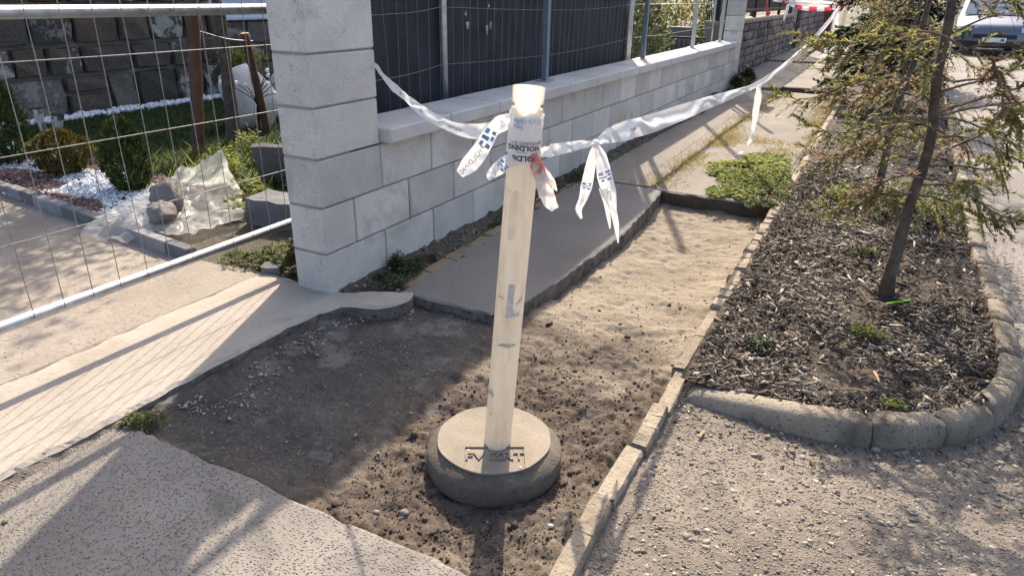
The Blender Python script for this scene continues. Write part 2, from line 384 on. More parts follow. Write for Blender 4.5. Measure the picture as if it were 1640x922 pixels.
M['mixleaf'] = m_rnd('mixed_shrub_leaves', [(0, (.03, .05, .018)), (.4, (.09, .13, .035)), (.7, (.20, .23, .07)), (.86, (.30, .20, .13)), (1, (.42, .30, .25))], .6, .35)
M['yelleaf'] = m_rnd('yellow_shrub_leaves', [(0, (.09, .10, .02)), (.5, (.25, .22, .03)), (1, (.40, .33, .06))], .6, .35)
M['sheet'] = m_trans('clear_plastic_sheet', (.86, .85, .82), .55, .30, .05, 9, .35, .55)
M['barrier'] = None
def m_post():
    m, t, out = nodes('cream_plastic'); k = N(t); p = k.pos(); mp = k.n('ShaderNodeMapping'); mp.inputs['Scale'].default_value = (1, 1, .22); k.l(p, mp.inputs[0])
    c = k.ramp(k.noise(mp.outputs[0], 28, 6, .65), [(.28, (.68, .61, .50)), (.5, (.82, .755, .645)), (.7, (.86, .80, .69))])
    sc = k.mapr(k.noise(p, 42, 7, .75, .8), .63, .72); c = k.mix(k.math('MULTIPLY', sc, .55), c, (.48, .40, .29, 1))
    b = k.pbsdf(out, c, .5, k.bump(k.noise(mp.outputs[0], 60, 3), .0006), .35); tr = k.n('ShaderNodeBsdfTranslucent'); k.l(c, tr.inputs[0]); mx = k.n('ShaderNodeMixShader'); mx.inputs[0].default_value = .44
    k.l(b.outputs[0], mx.inputs[1]); k.l(tr.outputs[0], mx.inputs[2]); k.l(mx.outputs[0], out.inputs[0]); return m
M['barrier'] = m_post()
M['terracotta'] = m_plain('terracotta', (.17, .065, .05), .8)
M['greystone'] = m_concrete('grey_rock', (.20, .18, .165), (.33, .30, .275), 9, 60, .012, tint=.1)
M['whitestone'] = m_concrete('white_boulder', (.50, .50, .50), (.68, .68, .68), 8, 60, .012, tint=0)
M['paver'] = m_concrete('small_kerb_block', (.22, .21, .21), (.33, .32, .31), 6, 100, .003, tint=.45)
M['greyblock'] = m_concrete('old_grey_block', (.13, .13, .135), (.21, .21, .215), 7, 80, .008, tint=.05)
M['ybrick'] = m_concrete('yellow_brown_brick', (.20, .155, .095), (.30, .24, .155), 12, 100, .004, tint=.15)
M['chrome'] = m_plain('brushed_steel', (.55, .55, .55), .25, .9, .1, 20)
M['lampglass'] = m_trans('frosted_lamp_glass', (.82, .82, .84), .4, .4)
M['carpaint'] = m_plain('blue_grey_car_paint', (.15, .165, .20), .22, .35, .05, 2, 0, .6)
M['carglass'] = m_plain('car_glass', (.10, .14, .19), .06, .0, .1, 2, 0, .9)
M['tyre'] = m_plain('tyre_rubber', (.015, .015, .016), .85)
M['blackplastic'] = m_plain('black_plastic', (.02, .02, .022), .6)
M['headlamp'] = m_plain('headlamp', (.62, .65, .68), .1, .3, .1, 10)
M['plate'] = m_plain('number_plate', (.80, .80, .80), .4, 0, .03, 5)
M['redpaint'] = m_plain('red_brown_paint', (.20, .06, .05), .6)
M['greypaint'] = m_plain('grey_painted_gate', (.16, .17, .19), .5)
def m_stone():
    m, t, out = nodes('house_stone'); k = N(t); p = k.pos(); r = k.orand(); a = k.noise(p, 5, 7, .65); f = k.noise(p, 40, 5, .7)
    c = k.ramp(r, [(0, (.085, .078, .07)), (.3, (.14, .118, .09)), (.5, (.12, .108, .098)), (.68, (.155, .112, .088)), (.85, (.19, .17, .143)), (1, (.24, .22, .19))])
    c = k.mix(1, c, k.ramp(f, [(.3, (.6, .6, .6)), (.7, (1.25, 1.25, 1.25))]), 'MULTIPLY')
    white = k.math('MULTIPLY', k.mapr(a, .50, .56), k.mapr(k.math('FRACT', k.math('MULTIPLY', r, 7.31)), .35, .6))
    c = k.mix(k.math('MULTIPLY', white, .8), c, (.50, .48, .455, 1))
    k.pbsdf(out, c, .92, k.bump(k.math('ADD', a, k.math('MULTIPLY', f, .5)), .02), .2); return m
M['stone'] = m_stone()
def m_wall2():
    m, t, out = nodes('brown_wall_stone'); k = N(t); p = k.pos(); r = k.orand(); f = k.noise(p, 30, 5, .7)
    c = k.ramp(r, [(0, (.15, .125, .115)), (.5, (.23, .195, .18)), (1, (.31, .265, .24))])
    c = k.mix(1, c, k.ramp(f, [(.3, (.65, .65, .65)), (.7, (1.2, 1.2, 1.2))]), 'MULTIPLY')
    k.pbsdf(out, c, .92, k.bump(f, .015), .2); return m
M['wall2'] = m_wall2()
def m_pit():
    m, t, out = nodes('pit_floor'); k = N(t); p = k.pos()
    sand, asph, dust = k.attr('sand'), k.attr('asph'), k.attr('dust')
    a = k.noise(p, 4, 7, .6); f = k.noise(p, 70, 5, .7); g = k.noise(p, 22, 6, .7)
    dirt = k.ramp(k.math('ADD', k.math('MULTIPLY', g, .6), k.math('MULTIPLY', f, .4)), [(.36, (.05, .039, .030)), (.52, (.115, .09, .07)), (.66, (.20, .162, .127))])
    sn = k.ramp(k.math('ADD', k.math('MULTIPLY', a, .5), k.math('MULTIPLY', f, .5)), [(.36, (.19, .155, .115)), (.62, (.32, .268, .205))])
    asp = k.ramp(k.math('ADD', k.math('MULTIPLY', a, .35), k.math('ADD', k.math('MULTIPLY', f, .35), k.math('MULTIPLY', k.noise(p, 170, 3, .7), .30))), [(.38, (.040, .035, .031)), (.50, (.085, .074, .065)), (.60, (.14, .125, .11)), (.68, (.24, .22, .20))])
    c = k.mix(sand, dirt, sn); c = k.mix(asph, c, asp); c = k.mix(dust, c, (.22, .205, .188, 1))
    k.pbsdf(out, c, .95, k.bump(k.math('ADD', f, g), .006), .15); return m
M['pit'] = m_pit()


# ================================================================== THE SETTING: ground, road, pavements
def slab(name, poly, z, thick, mat, jit=.006, step=.03, bev=.008, seed=0, zfun=None, side=None):
    P = resample(np.vstack([poly, poly[:1]]), step)[:-1]; n = len(P)
    T = np.roll(P, -1, 0)-np.roll(P, 1, 0); T /= np.linalg.norm(T, axis=1)[:, None]; Nr = np.stack([T[:, 1], -T[:, 0]], 1)
    area = .5*np.sum(P[:, 0]*np.roll(P[:, 1], -1)-np.roll(P[:, 0], -1)*P[:, 1])
    if area < 0: Nr = -Nr
    d = fbm(xyz(P[:, 0], P[:, 1]), 16, 4, seed, .65)*jit*.55
    Q = P+Nr*d[:, None]; inner = Q-Nr*(bev*(1.2+.8*fbm(xyz(P[:, 0], P[:, 1]), 14, 2, seed+5)))[:, None]
    z0 = np.full(n, z) if zfun is None else zfun(Q)
    V = np.vstack([np.c_[inner, z0], np.c_[Q, z0-bev*.8], np.c_[Q+Nr*.004*0, z0-thick]])
    F = [tuple(range(n)) if area > 0 else tuple(range(n))[::-1]]
    for i in range(n):
        j = (i+1) % n
        for a in (0, n):
            f = (a+i, a+n+i, a+n+j, a+j); F.append(f if area > 0 else f[::-1])
    o = solo(name, V, F, mat, kind='structure')
    if side:
        o.data.materials.append(side); mi = np.zeros(len(F), np.int32); mi[2::2] = 1; o.data.polygons.foreach_set('material_index', mi)
    return o
def rect(x0, x1, y0, y1): return np.array([[x0, y0], [x1, y0], [x1, y1], [x0, y1]], float)
def sheet(name, x0, x1, y0, y1, z, mat, kind='structure'):
    return solo(name, [(x0, y0, z), (x1, y0, z), (x1, y1, z), (x0, y1, z)], [(0, 1, 2, 3)], mat, kind=kind)
def grid(x0, x1, y0, y1, step):
    nx, ny = int((x1-x0)/step)+1, int((y1-y0)/step)+1
    X, Y = np.meshgrid(np.linspace(x0, x1, nx), np.linspace(y0, y1, ny)); X, Y = X.ravel(), Y.ravel()
    i = (np.arange(ny-1)[:, None]*nx+np.arange(nx-1)[None]).ravel()
    return X, Y, np.stack([i, i+1, i+nx+1, i+nx], 1)

sheet('ground', -300, 300, -300, 500, -.30, M['garden_soil'])
sheet('road', 2.50, 60, -30, 300, -.046, M['road'])
X, Y, F = grid(1.47, 3.1, -1.75, .82, .0075)
P3 = xyz(X, Y); Z = -.0415+.0022*fbm(P3, 55, 2, 91)+.0016*fbm(P3*np.array([1, 1, 1]), 120, 2, 92)-.004*np.clip(fbm(P3, 38, 3, 93)-.45, 0, 1)+.004*fbm(P3, 3, 3, 94)
solo('aggregate_paving', np.c_[X, Y, Z], F, M['gravelpave'], kind='structure', smooth=True)
sheet('aggregate_paving', 1.47, 3.1, -8, -1.745, -.042, M['gravelpave'])
APRON = np.array([[-.44, -7], [.055, -7], [.06, -1.3], [.065, -1.0], [.062, -.35], [.075, -.16], [.115, -.065], [.17, -.035], [.25, -.005], [.295, .045], [.32, .13], [.29, .20], [.2, .16], [.1, .10], [.02, .05], [-.44, .05]])
slab('driveway_apron', APRON, .024, .16, M['apron'], .010, .02, .012, 3, side=M['rubble'])
slab('driveway', np.array([[-9, -7], [-.445, -7], [-.445, .06], [-.92, .0], [-2.9, .2], [-9, .8]]), .018, .16, M['drive'], .004, .08, .006, 4)
slab('pavement_slab', rect(.075, 1.435, -8, -1.005), 0.0, .14, M['slab'], .012, .02, .010, 8, side=M['rubble'])
slab('footpath', np.array([[.21, .205], [.67, .215], [.745, .43], [.79, 1.1], [.80, 1.5], [.765, 2.1], [.72, 2.535], [.13, 2.535], [.15, 1.2]]), 0.0, .13, M['path'], .012, .02, .008, 9, side=M['rubble'])
slab('footpath', rect(.12, .635, 2.55, 8.70), .004, .12, M['walk'], .012, .05, .006, 10)
slab('footpath', rect(.655, 1.445, 2.50, 8.72), .0, .16, M['walk'], .016, .025, .012, 11, side=M['soil'])
slab('footpath', rect(.66, 1.445, 8.78, 13.45), .065, .2, M['walk'], .012, .05, .012, 12, side=M['soil'])
slab('footpath', rect(-.25, .64, 8.72, 13.4), .045, .2, M['walk'], .012, .05, .010, 13)
slab('footpath', rect(-.25, 1.445, 13.5, 70), .075, .2, M['walk'], .012, .2, .012, 14)
X, Y, F = grid(.035, .115, -3.5, -.985, .012)
solo('rubble_strip', np.c_[X, Y, .020-.028*np.clip((X-.045)/.05, 0, 1)+.006*fbm(xyz(X, Y), 40, 3, 95)], F, M['gravelpave'], kind='structure', smooth=True)
# strip of earth between the footpath and the wall
X, Y, F = grid(-.01, .23, .06, 8.45, .02)
Z = -.012+.035*np.clip(1-X/.16, 0, 1)+.012*fbm(xyz(X, Y), 18, 4, 21)
solo('earth_strip', np.c_[X, Y, Z], F, M['garden_soil'], kind='structure', smooth=True)
# earth joint between the two lanes of the footpath
X, Y, F = grid(.615, .68, 2.5, 13.5, .03)
solo('joint_earth', np.c_[X, Y, -.01+.008*fbm(xyz(X, Y), 20, 3, 22)], F, M['garden_soil'], kind='structure')

# the dug-out pit
BC_XY = (1.115, -.555)
def pit_z(X, Y):
    depth = np.interp(Y, [-1.05, -.2, 1.0, 2.45], [-.050, -.058, -.080, -.098])+.020*np.clip((.85-X)/.2, 0, 1)*np.clip((.6-Y)/.3, 0, 1)
    asph = np.clip((.80-X)/.12+.5*fbm(xyz(X, Y), 5, 3, 31), 0, 1)*np.clip((.35-Y)/.12, 0, 1)
    amp = .004+.008*(1-asph)
    r = depth+amp*fbm(xyz(X, Y), 7, 3, 32)+(.0030+(.0055-.003*np.clip((Y-.2)/.6, 0, 1))*(1-asph))*fbm(xyz(X, Y), 26, 4, 33)
    r -= .016*np.exp(-(((X-BC_XY[0])/.34)**2+((Y-BC_XY[1])/.34)**2))
    r += .012*np.exp(-((X-1.42)/.05)**2)*(1-asph)+.02*np.exp(-((Y+1.0)/.06)**2)
    r += (.026+.010*fbm(xyz(X, Y), 12, 3, 47))*np.exp(-((X-.06-.45*np.clip(Y+.12, 0, .4))/.075)**2)*np.clip((.24-Y)/.1, 0, 1)       # spoil against the apron
    r += .006*fbm(xyz(X*1.0, Y*.6), 3.2, 2, 35)*(Y > .1)
    return r
X, Y, F = grid(.03, 1.475, -1.06, 2.53, .0085)
Z = pit_z(X, Y)
clod = np.clip(fbm(xyz(X, Y), 55, 3, 36)-.15, 0, 1)*np.clip(.62-(Y-.1)*.8, 0, 1)*np.clip((X-.75)/.1, 0, 1); Z += clod*.012
P3 = xyz(X, Y)
sand = np.clip((Y-.22+.45*(X-.8)+.30*fbm(P3, 4, 4, 37))/.35, 0, 1)*np.clip((X-.72+.06*fbm(P3, 9, 3, 40))/.08, 0, 1)
sand = np.maximum(sand, .40*np.clip((fbm(P3, 5, 4, 41)-.25)*2, 0, 1)*(X > .8))
asph = np.clip((.80-X)/.10+.6*fbm(P3, 6, 4, 38), 0, 1)*np.clip((.42-Y)/.15, 0, 1)
dust = np.clip((fbm(P3*np.array([1, 1, 1]), 6, 6, 39, .7)-.30)*.9, 0, .55)*asph
dust = np.maximum(dust, .55*np.exp(-((X-.80-.04*fbm(P3, 6, 3, 44))/.02)**2)*np.clip(fbm(P3, 10, 3, 43), 0, 1)*(Y < .3))
solo('pit_floor', np.c_[X, Y, Z], F, M['pit'], kind='structure', smooth=True, attrs=dict(sand=sand, asph=asph, dust=dust))

# planting bed
KP = np.array([(1.535, .062), (1.75, .048), (1.95, .05), (2.11, .095), (2.27, .19), (2.42, .38), (2.50, .60), (2.535, .9), (2.542, 1.6), (2.55, 2.5), (2.58, 3.7), (2.66, 6.4), (2.72, 9), (2.80, 14), (2.9, 22)])
kerb_path = resample(crom(KP, 10), .02)
kin = kerb_path.copy()
BED = np.vstack([kin, [[1.50, 22], [1.50, .06]]])
X, Y, F = grid(1.50, 2.62, .03, 3.6, .02); m = (inpoly(X, Y, BED))
Z = .014+.012*fbm(xyz(X, Y), 5, 3, 51)+.008*fbm(xyz(X, Y), 24, 3, 52)+.02*np.exp(-(((X-2.11)/.16)**2+((Y-1.17)/.16)**2))
F = F[m[F].all(1)]
solo('planting_bed', np.c_[X, Y, Z], F, M['soil'], kind='structure', smooth=True)
X, Y, F = grid(1.50, 2.86, 3.58, 22, .08); m = inpoly(X, Y, BED); Z = .016+.012*fbm(xyz(X, Y), 4, 3, 51); F = F[m[F].all(1)]
solo('planting_bed', np.c_[X, Y, Z], F, M['soil'], kind='structure', smooth=True)
# garden behind the fence
sheet('garden_lawn', -9, -.445, 1.0, 30, .010, M['lawn'])
sheet('garden_bed', -9, -.445, -.05, 1.0, .012, M['garden_soil'])
sheet('garden_strip', -.445, -.19, .05, 30, .006, M['garden_soil'])

# ================================================================== KERB AND EDGING
kerb = thing('kerb', 'rounded weathered concrete kerb curving round the mulched planting bed', 'kerb', (2.54, 1.2, -.04))
PROF = np.array([(.054, -.09), (.052, -.01), (.050, .012), (.044, .030), (.032, .043), (.014, .049), (-.028, .051), (-.040, .046), (-.044, .032), (-.044, -.09)])
d = np.r_[0, np.cumsum(np.linalg.norm(np.diff(kerb_path, axis=0), axis=1))]
cuts = [0, .56, .78, .99, 1.22, 1.45]
while cuts[-1] < 6: cuts.append(cuts[-1]+random.Random(len(cuts)).uniform(.19, .36))
while cuts[-1] < d[-1]-.6: cuts.append(cuts[-1]+.55)
for ci in range(len(cuts)-1):
    a, b = cuts[ci]+.003, cuts[ci+1]-.003; n = max(3, int((b-a)/.025)+1); s = np.linspace(a, b, n)
    C = np.stack([np.interp(s, d, kerb_path[:, 0]), np.interp(s, d, kerb_path[:, 1])], 1)
    C2 = np.stack([np.interp(s+.01, d, kerb_path[:, 0]), np.interp(s+.01, d, kerb_path[:, 1])], 1); C1 = np.stack([np.interp(s-.01, d, kerb_path[:, 0]), np.interp(s-.01, d, kerb_path[:, 1])], 1)
    T = C2-C1; T /= np.linalg.norm(T, axis=1)[:, None]+1e-9; Rn = np.stack([T[:, 1], -T[:, 0]], 1)
    rr = random.Random(100+ci); oz, oo = rr.uniform(-.010, .0), rr.uniform(-.005, .005)
    fade = np.clip((s-0)/.42, .0, 1)
    V = []
    for i in range(n):
        endk = min(1, min(i, n-1-i)/1.0)
        for (o, z) in PROF:
            hh = z-.009*(1-endk)*(z > .0)+oz
            if ci == 0: hh -= .045*(1-fade[i])**1.3*(z > -.05)
            V.append([*(C[i]+Rn[i]*(o*.88*(1-.05*(1-endk))+oo)), hh-.004*(z > 0)])
    V = np.array(V); nz = fbm(V, 34, 4, ci, .6); V += (V*0+nz[:, None])*np.array([.0028, .0028, .0028])
    k = len(PROF); F = [(i*k+j, (i+1)*k+j, (i+1)*k+j+1, i*k+j+1) for i in range(n-1) for j in range(k-1)]
    F += [tuple(range(k)), tuple((n-1)*k+j for j in range(k))[::-1]]
    part('kerb_stone', V, F, M['kerb'], kerb, smooth=True)
edging = thing('edging', 'low line of small pale edging stones between the pit and the mulched bed', 'edging', (1.48, .6, 0))
y = -2.6; i = 0
while y < 14:
    rr = random.Random(i); i += 1
    L = rr.uniform(.22, .34) if y < .62 else (rr.uniform(.075, .125) if y < 2.42 else rr.uniform(.4, .7))
    gap = .006 if y < .62 or y > 2.4 else rr.choice([.004, .006, .01])
    zt = (-.010 if y < .62 else .014)+rr.uniform(-.007, .006); w_ = .057+rr.uniform(-.004, .004)
    if -.12 < y < .1: zt -= .012
    b = .007
    if y < 2.45:
        nn = max(2, int(L/.025)); bm = bmesh.new(); bmesh.ops.create_cube(bm, size=1)
        bmesh.ops.subdivide_edges(bm, edges=[e for e in bm.edges if abs(e.verts[0].co.y-e.verts[1].co.y) > .5], cuts=nn, use_grid_fill=True)
        bmesh.ops.bevel(bm, geom=[e for e in bm.edges if all(v.co.z > .4 for v in e.verts) and (all(abs(v.co.x) > .45 for v in e.verts) or all(abs(v.co.y) > .45 for v in e.verts))], offset=.09, segments=1, affect='EDGES')
        V = np.array([v.co[:] for v in bm.verts])*np.array([w_, L-gap, .12]); F = [[v.index for v in f.verts] for f in bm.faces]; bm.free()
        V += np.array([1.482+rr.uniform(-.007, .007), y+L/2, zt-.06]); nz = fbm(V, 30, 3, i); V += nz[:, None]*np.array([.004, .003, .004])
        an = rr.uniform(-.04, .04); cx, cy = 1.482, y+L/2; V[:, 0] += (V[:, 1]-cy)*an
    else:
        V, F = cbox((w_, L-gap, .12), b); V = V+np.array([1.482+rr.uniform(-.006, .006), y+L/2, zt-.06])
    part('edging_stone', V, F, M['edge'], edging)
    y += L

# ================================================================== BLOCK WALL AND PILLARS
def rough_block(sx, sy, sz, b, seed):
    V, F = cbox((sx, sy, sz), b); return mk('block', V, F, M['block'])
B40 = [rough_block(.19, .3915, .193, .005, i) for i in range(2)]; B20 = rough_block(.19, .1915, .193, .005, 5)
wall = thing('block_wall', 'low pale grey concrete block wall with coping between the two pillars', 'wall', (-.1, 4.4, 0))
WO = WORG[wall]
def put(name, me, parent, p): return link(name, me, parent, tuple(np.asarray(p, float)-WORG[parent]))
for c in range(3):
    y = .4 if c != 1 else .2
    while y < 8.39:
        L = min(.4, 8.4-y)
        if L > .3: put('block', B40[0], wall, (-.0965+.001*((int(y*10)+c) % 3), y+.2, .2*c+.1))
        elif L > .12: put('block', B20, wall, (-.0965, y+.1, .2*c+.1))
        y += .4
MB().box((-.188, .21, -.2), (-.011, 8.39, .603)).part('mortar_core', M['mortar'], wall)
y = .403; i = 0
cop = [mk('coping_slab', *cbox((.305, .494, .066), .006), M['coping'])]
while y < 8.38:
    L = .5
    if y+L > 8.4:
        V, F = cbox((.305, 8.397-y-.004, .066), .006); me = mk('coping_slab', V, F, M['coping']); L = 8.397-y
        put('coping_slab', me, wall, (-.0985, y+L/2, .637))
    else: put('coping_slab', cop[0], wall, (-.0985, y+.25, .637+.0008*((i*7) % 3-1)))
    y += L; i += 1
def pillar(y0, ncourse, label, halfbond):
    p = thing('block_pillar', label, 'pillar', (-.095, y0+.2, 0))
    for c in range(ncourse):
        if halfbond and c == 1: put('block', B20, p, (-.095, y0+.1, .2*c+.1))
        else: put('block', B40[1], p, (-.095+.0008*((c*5) % 3), y0+.2, .2*c+.1))
    MB().box((-.183, y0+.007, -.2), (-.011, y0+(.19 if halfbond else .393), .4)).box((-.183, y0+.007, .4), (-.011, y0+.393, .2*ncourse)).part('mortar_core', M['mortar'], p)
    MB().box((-.235, y0-.04, .2*ncourse+.001), (.045, y0+.44, .2*ncourse+.06), .008).part('pillar_cap', M['coping'], p)
    return p
pillar(0.0, 9, 'tall pale grey concrete block pillar nearest the camera, at the driveway', True)
pillar(8.4, 8, 'pale grey block pillar at the far end of the low block wall', False)
# old bricks laid along the footpath
bt = thing('brick_edging', 'row of worn yellow brown bricks sunk along the footpath beside the wall', 'bricks', (.18, 1.2, 0))
y = .28
for i in range(13):
    rr = random.Random(40+i); L = .19
    V, F = cbox((.062, L, .07), .006); V[:, 0] += V[:, 1]*rr.uniform(-.08, .08)
    part('brick', V+np.array([.178-.004*i+rr.uniform(-.006, .006), y+L/2, -.030+rr.uniform(-.006, .004)]), F, M['ybrick'], bt); y += L+.008

# ================================================================== FENCES
def wirepath(p0, p1, wob=0.0, seed=0, n=14):
    P = np.linspace(p0, p1, n)
    if wob:
        P = P+np.stack([wob*.3*fbm(np.c_[np.linspace(0, 4, n), np.zeros(n)+seed, np.zeros(n)], 1, 2, seed), wob*fbm(np.c_[np.linspace(0, 3, n), np.zeros(n)+seed*3.1, np.zeros(n)], 1, 2, seed+9), wob*.3*fbm(np.c_[np.linspace(0, 3, n)+9, np.zeros(n)+seed*1.7, np.zeros(n)], 1, 2, seed+4)], 1)
    return P
fl = thing('temporary_fence_panel', 'galvanised wire mesh fence panel with tube rails across the driveway', 'fence', (-.39, -1.4, 0))
for z in (.228, 1.146, 2.12): MB().tube(np.array([(-.39, -3.3, z), (-.39, .33, z)]), .0195, 16).part('rail', M['galv'], fl, smooth=True)
for y in (-3.3, .335): MB().tube(np.array([(-.39, y, .03), (-.39, y, 2.14)]), .0205, 16).part('post', M['galv'], fl, smooth=True)
ys = np.arange(.256, -3.25, -.1015)
for i, y in enumerate(ys):
    MB().tube(wirepath((-.367, y, .225), (-.367, y+.004, 2.12), .004, i), .0015, 6).part('wire', M['wire'], fl, smooth=True)
for i, z in enumerate((.487, .748, 1.013, 1.285, 1.55, 1.82)):
    MB().tube(wirepath((-.3625, -3.28, z+.003), (-.3625, .33, z-.004), .004, 60+i, 24), .0018, 6).part('wire', M['wire'], fl, smooth=True)

def screen_panel(y0, y1, label, seed, sag=.03, x=-.335, end_posts=(True, True)):
    p = thing('screened_fence_panel', label, 'fence', (x, (y0+y1)/2, 0))
    ny, nz = int((y1-y0)/.03), 60
    Yg, Zg = np.meshgrid(np.linspace(y0, y1, ny), np.linspace(.10, 2.26, nz)); Yg, Zg = Yg.ravel(), Zg.ravel()
    Xg = x-.022+.013*fbm(np.c_[Yg*1.4, Zg*.9, Yg*0], 1.6, 3, seed)+.004*np.sin(Yg*62+2*np.sin(Zg*3))
    i = (np.arange(nz-1)[:, None]*ny+np.arange(ny-1)[None]).ravel()
    V0 = np.c_[Xg, Yg, Zg+sag*(Zg > 2.2)]; Fq = np.stack([i, i+1, i+ny+1, i+ny], 1); nv = len(V0)
    part('screen_fabric', np.vstack([V0, V0-np.array([.0015, 0, 0])]), np.vstack([Fq, Fq[:, ::-1]+nv]), M['screen'], p, smooth=True)
    if end_posts[0]: MB().tube(np.array([(x, y0+.022, .03), (x, y0+.03, 2.3)]), .021, 16).part('post', M['galv'], p, smooth=True)
    if end_posts[1]: MB().tube(np.array([(x, y1, .03), (x, y1+.03, 2.3)]), .021, 16).part('post', M['galv'], p, smooth=True)
    for z in (.16, 2.28): MB().tube(np.array([(x, y0, z), (x, y1, z)]), .019, 12).part('rail', M['galv'], p, smooth=True)
    k = 0
    for y in np.arange(y0+.09, y1-.03, .1):
        P = wirepath((x+.012, y, .16), (x+.012, y+.02, 2.28), .022, seed*50+k, 20); P[:, 0] = np.maximum(P[:, 0], x-.001)
        MB().tube(P, .0011, 5).part('wire', M['wire'], p, smooth=True); k += 1
    for z in (.50, .845, 1.15, 1.46, 1.77, 2.05):
        P = wirepath((x+.016, y0, z), (x+.016, y1, z), .02, seed*70+int(z*10), 30)
        P[:, 2] -= .035*np.sin(np.pi*np.linspace(0, 1, 30)); P[:, 0] = np.maximum(P[:, 0], x+.004)
        MB().tube(P, .0014, 5).part('wire', M['wire'], p, smooth=True)
    return p
sp1 = screen_panel(.19, 1.43, 'short dark screened fence panel right behind the near pillar', 3, -.06, end_posts=(True, False))
sp2 = screen_panel(1.415, 4.66, 'long dark screened fence panel with scuffed fabric behind the low wall', 8)
for (u, v, su, sv) in ((748, 40, 4, 6), (779, 47, 3, 8), (785, 40, 2, 6), (745, 22, 2, 4), (782, 10, 2, 3)):
    c = onx(u, v, -.335); th = np.linspace(0, 2*np.pi, 12, endpoint=False); rr = 1+.3*np.sin(3*th+u)
    V = np.stack([np.full(12, -.330), c[1]+np.cos(th)*rr*su*.0042, c[2]+np.sin(th)*rr*sv*.0034], 1)
    part('scuff', np.vstack([V, V-np.array([.002, 0, 0])]), [tuple(range(12)), tuple(range(12, 24))[::-1]], M['scuff'], sp2)
# steel posts standing on the coping, with thin mesh panel beyond the screen
for (y, lab) in ((2.44, 'blue grey steel fence post on the coping, just behind the barrier post'), (4.64, 'blue grey steel fence post on the coping where the dark screen ends'), (6.54, 'slender grey steel fence post on the coping, second beyond the dark screen'), (8.05, 'thin grey steel fence post on the coping beside the far pillar')):
    p = thing('fence_post', lab, 'fence post', (-.16, y, .67), 'fence posts on the low wall')
    MB().box((-.18, y-.022, .672), (-.14, y+.022, 2.55), .003).part('shaft', M['bluepost'] if y < 6 else M['galv'], p)
    MB().box((-.182, y-.025, 2.551), (-.138, y+.025, 2.572), .004).part('cap', M['blackplastic'], p)
    MB().box((-.215, y-.05, .671), (-.105, y+.05, .677)).part('foot_plate', M['galv'], p)
fm = thing('wire_fence_panel', 'thin see-through wire mesh fence panel in front of the garden shrubs', 'fence', (-.335, 6.3, 0))
for y in (4.74, 8.3): MB().tube(np.array([(-.335, y, .0), (-.335, y, 2.1)]), .019, 12).part('post', M['galv'], fm, smooth=True)
MB().tube(np.array([(-.335, 4.74, 2.1), (-.335, 8.3, 2.1)]), .019, 12).part('rail', M['galv'], fm, smooth=True)
MB().tube(np.array([(-.335, 4.74, 1.15), (-.335, 8.3, 1.15)]), .004, 8).part('rail', M['galv'], fm, smooth=True)
for i, z in enumerate((.5, .845, 1.45, 1.77)):
    P = wirepath((-.322, 4.74, z), (-.322, 8.3, z), .02, 300+i, 24); MB().tube(P, .0026, 6).part('wire', M['wire'], fm, smooth=True)
for i, y in enumerate(np.arange(4.84, 8.25, .1)):
    MB().tube(np.array([(-.327, y, .05), (-.327, y, 2.1)]), .0012, 4).part('wire', M['wire'], fm)

# ================================================================== BARRIER POSTS
def text_mesh(txt, size, extrude=0.0, bold=0.0, res=2):
    cu = bpy.data.curves.new('text', 'FONT'); cu.body = txt; cu.size = size; cu.extrude = extrude; cu.offset = bold; cu.resolution_u = res
    cu.align_x = 'CENTER'; cu.align_y = 'CENTER'
    ob = bpy.data.objects.new('text', cu); COL.objects.link(ob)
    dg = bpy.context.evaluated_depsgraph_get(); me = ob.evaluated_get(dg).to_mesh()
    V = np.array([v.co[:] for v in me.vertices]); F = [list(p.vertices) for p in me.polygons]
    ob.evaluated_get(dg).to_mesh_clear(); bpy.data.objects.remove(ob); bpy.data.curves.remove(cu); return V, F
def unit(v): v = np.asarray(v, float); return v/np.linalg.norm(v)
HF = unit([FWD[0], FWD[1], 0])                     # horizontal heading of the surveyed view
def ondepth(u, v, P):
    d = _ray(u, v); return CAM+d*((np.asarray(P)-CAM)@HF)/(d@HF)
def onplane(u, v, A, B):
    A = np.asarray(A, float); B = np.asarray(B, float); n = np.array([B[1]-A[1], A[0]-B[0], 0]); d = _ray(u, v); return CAM+d*((A-CAM)@n)/(d@n)

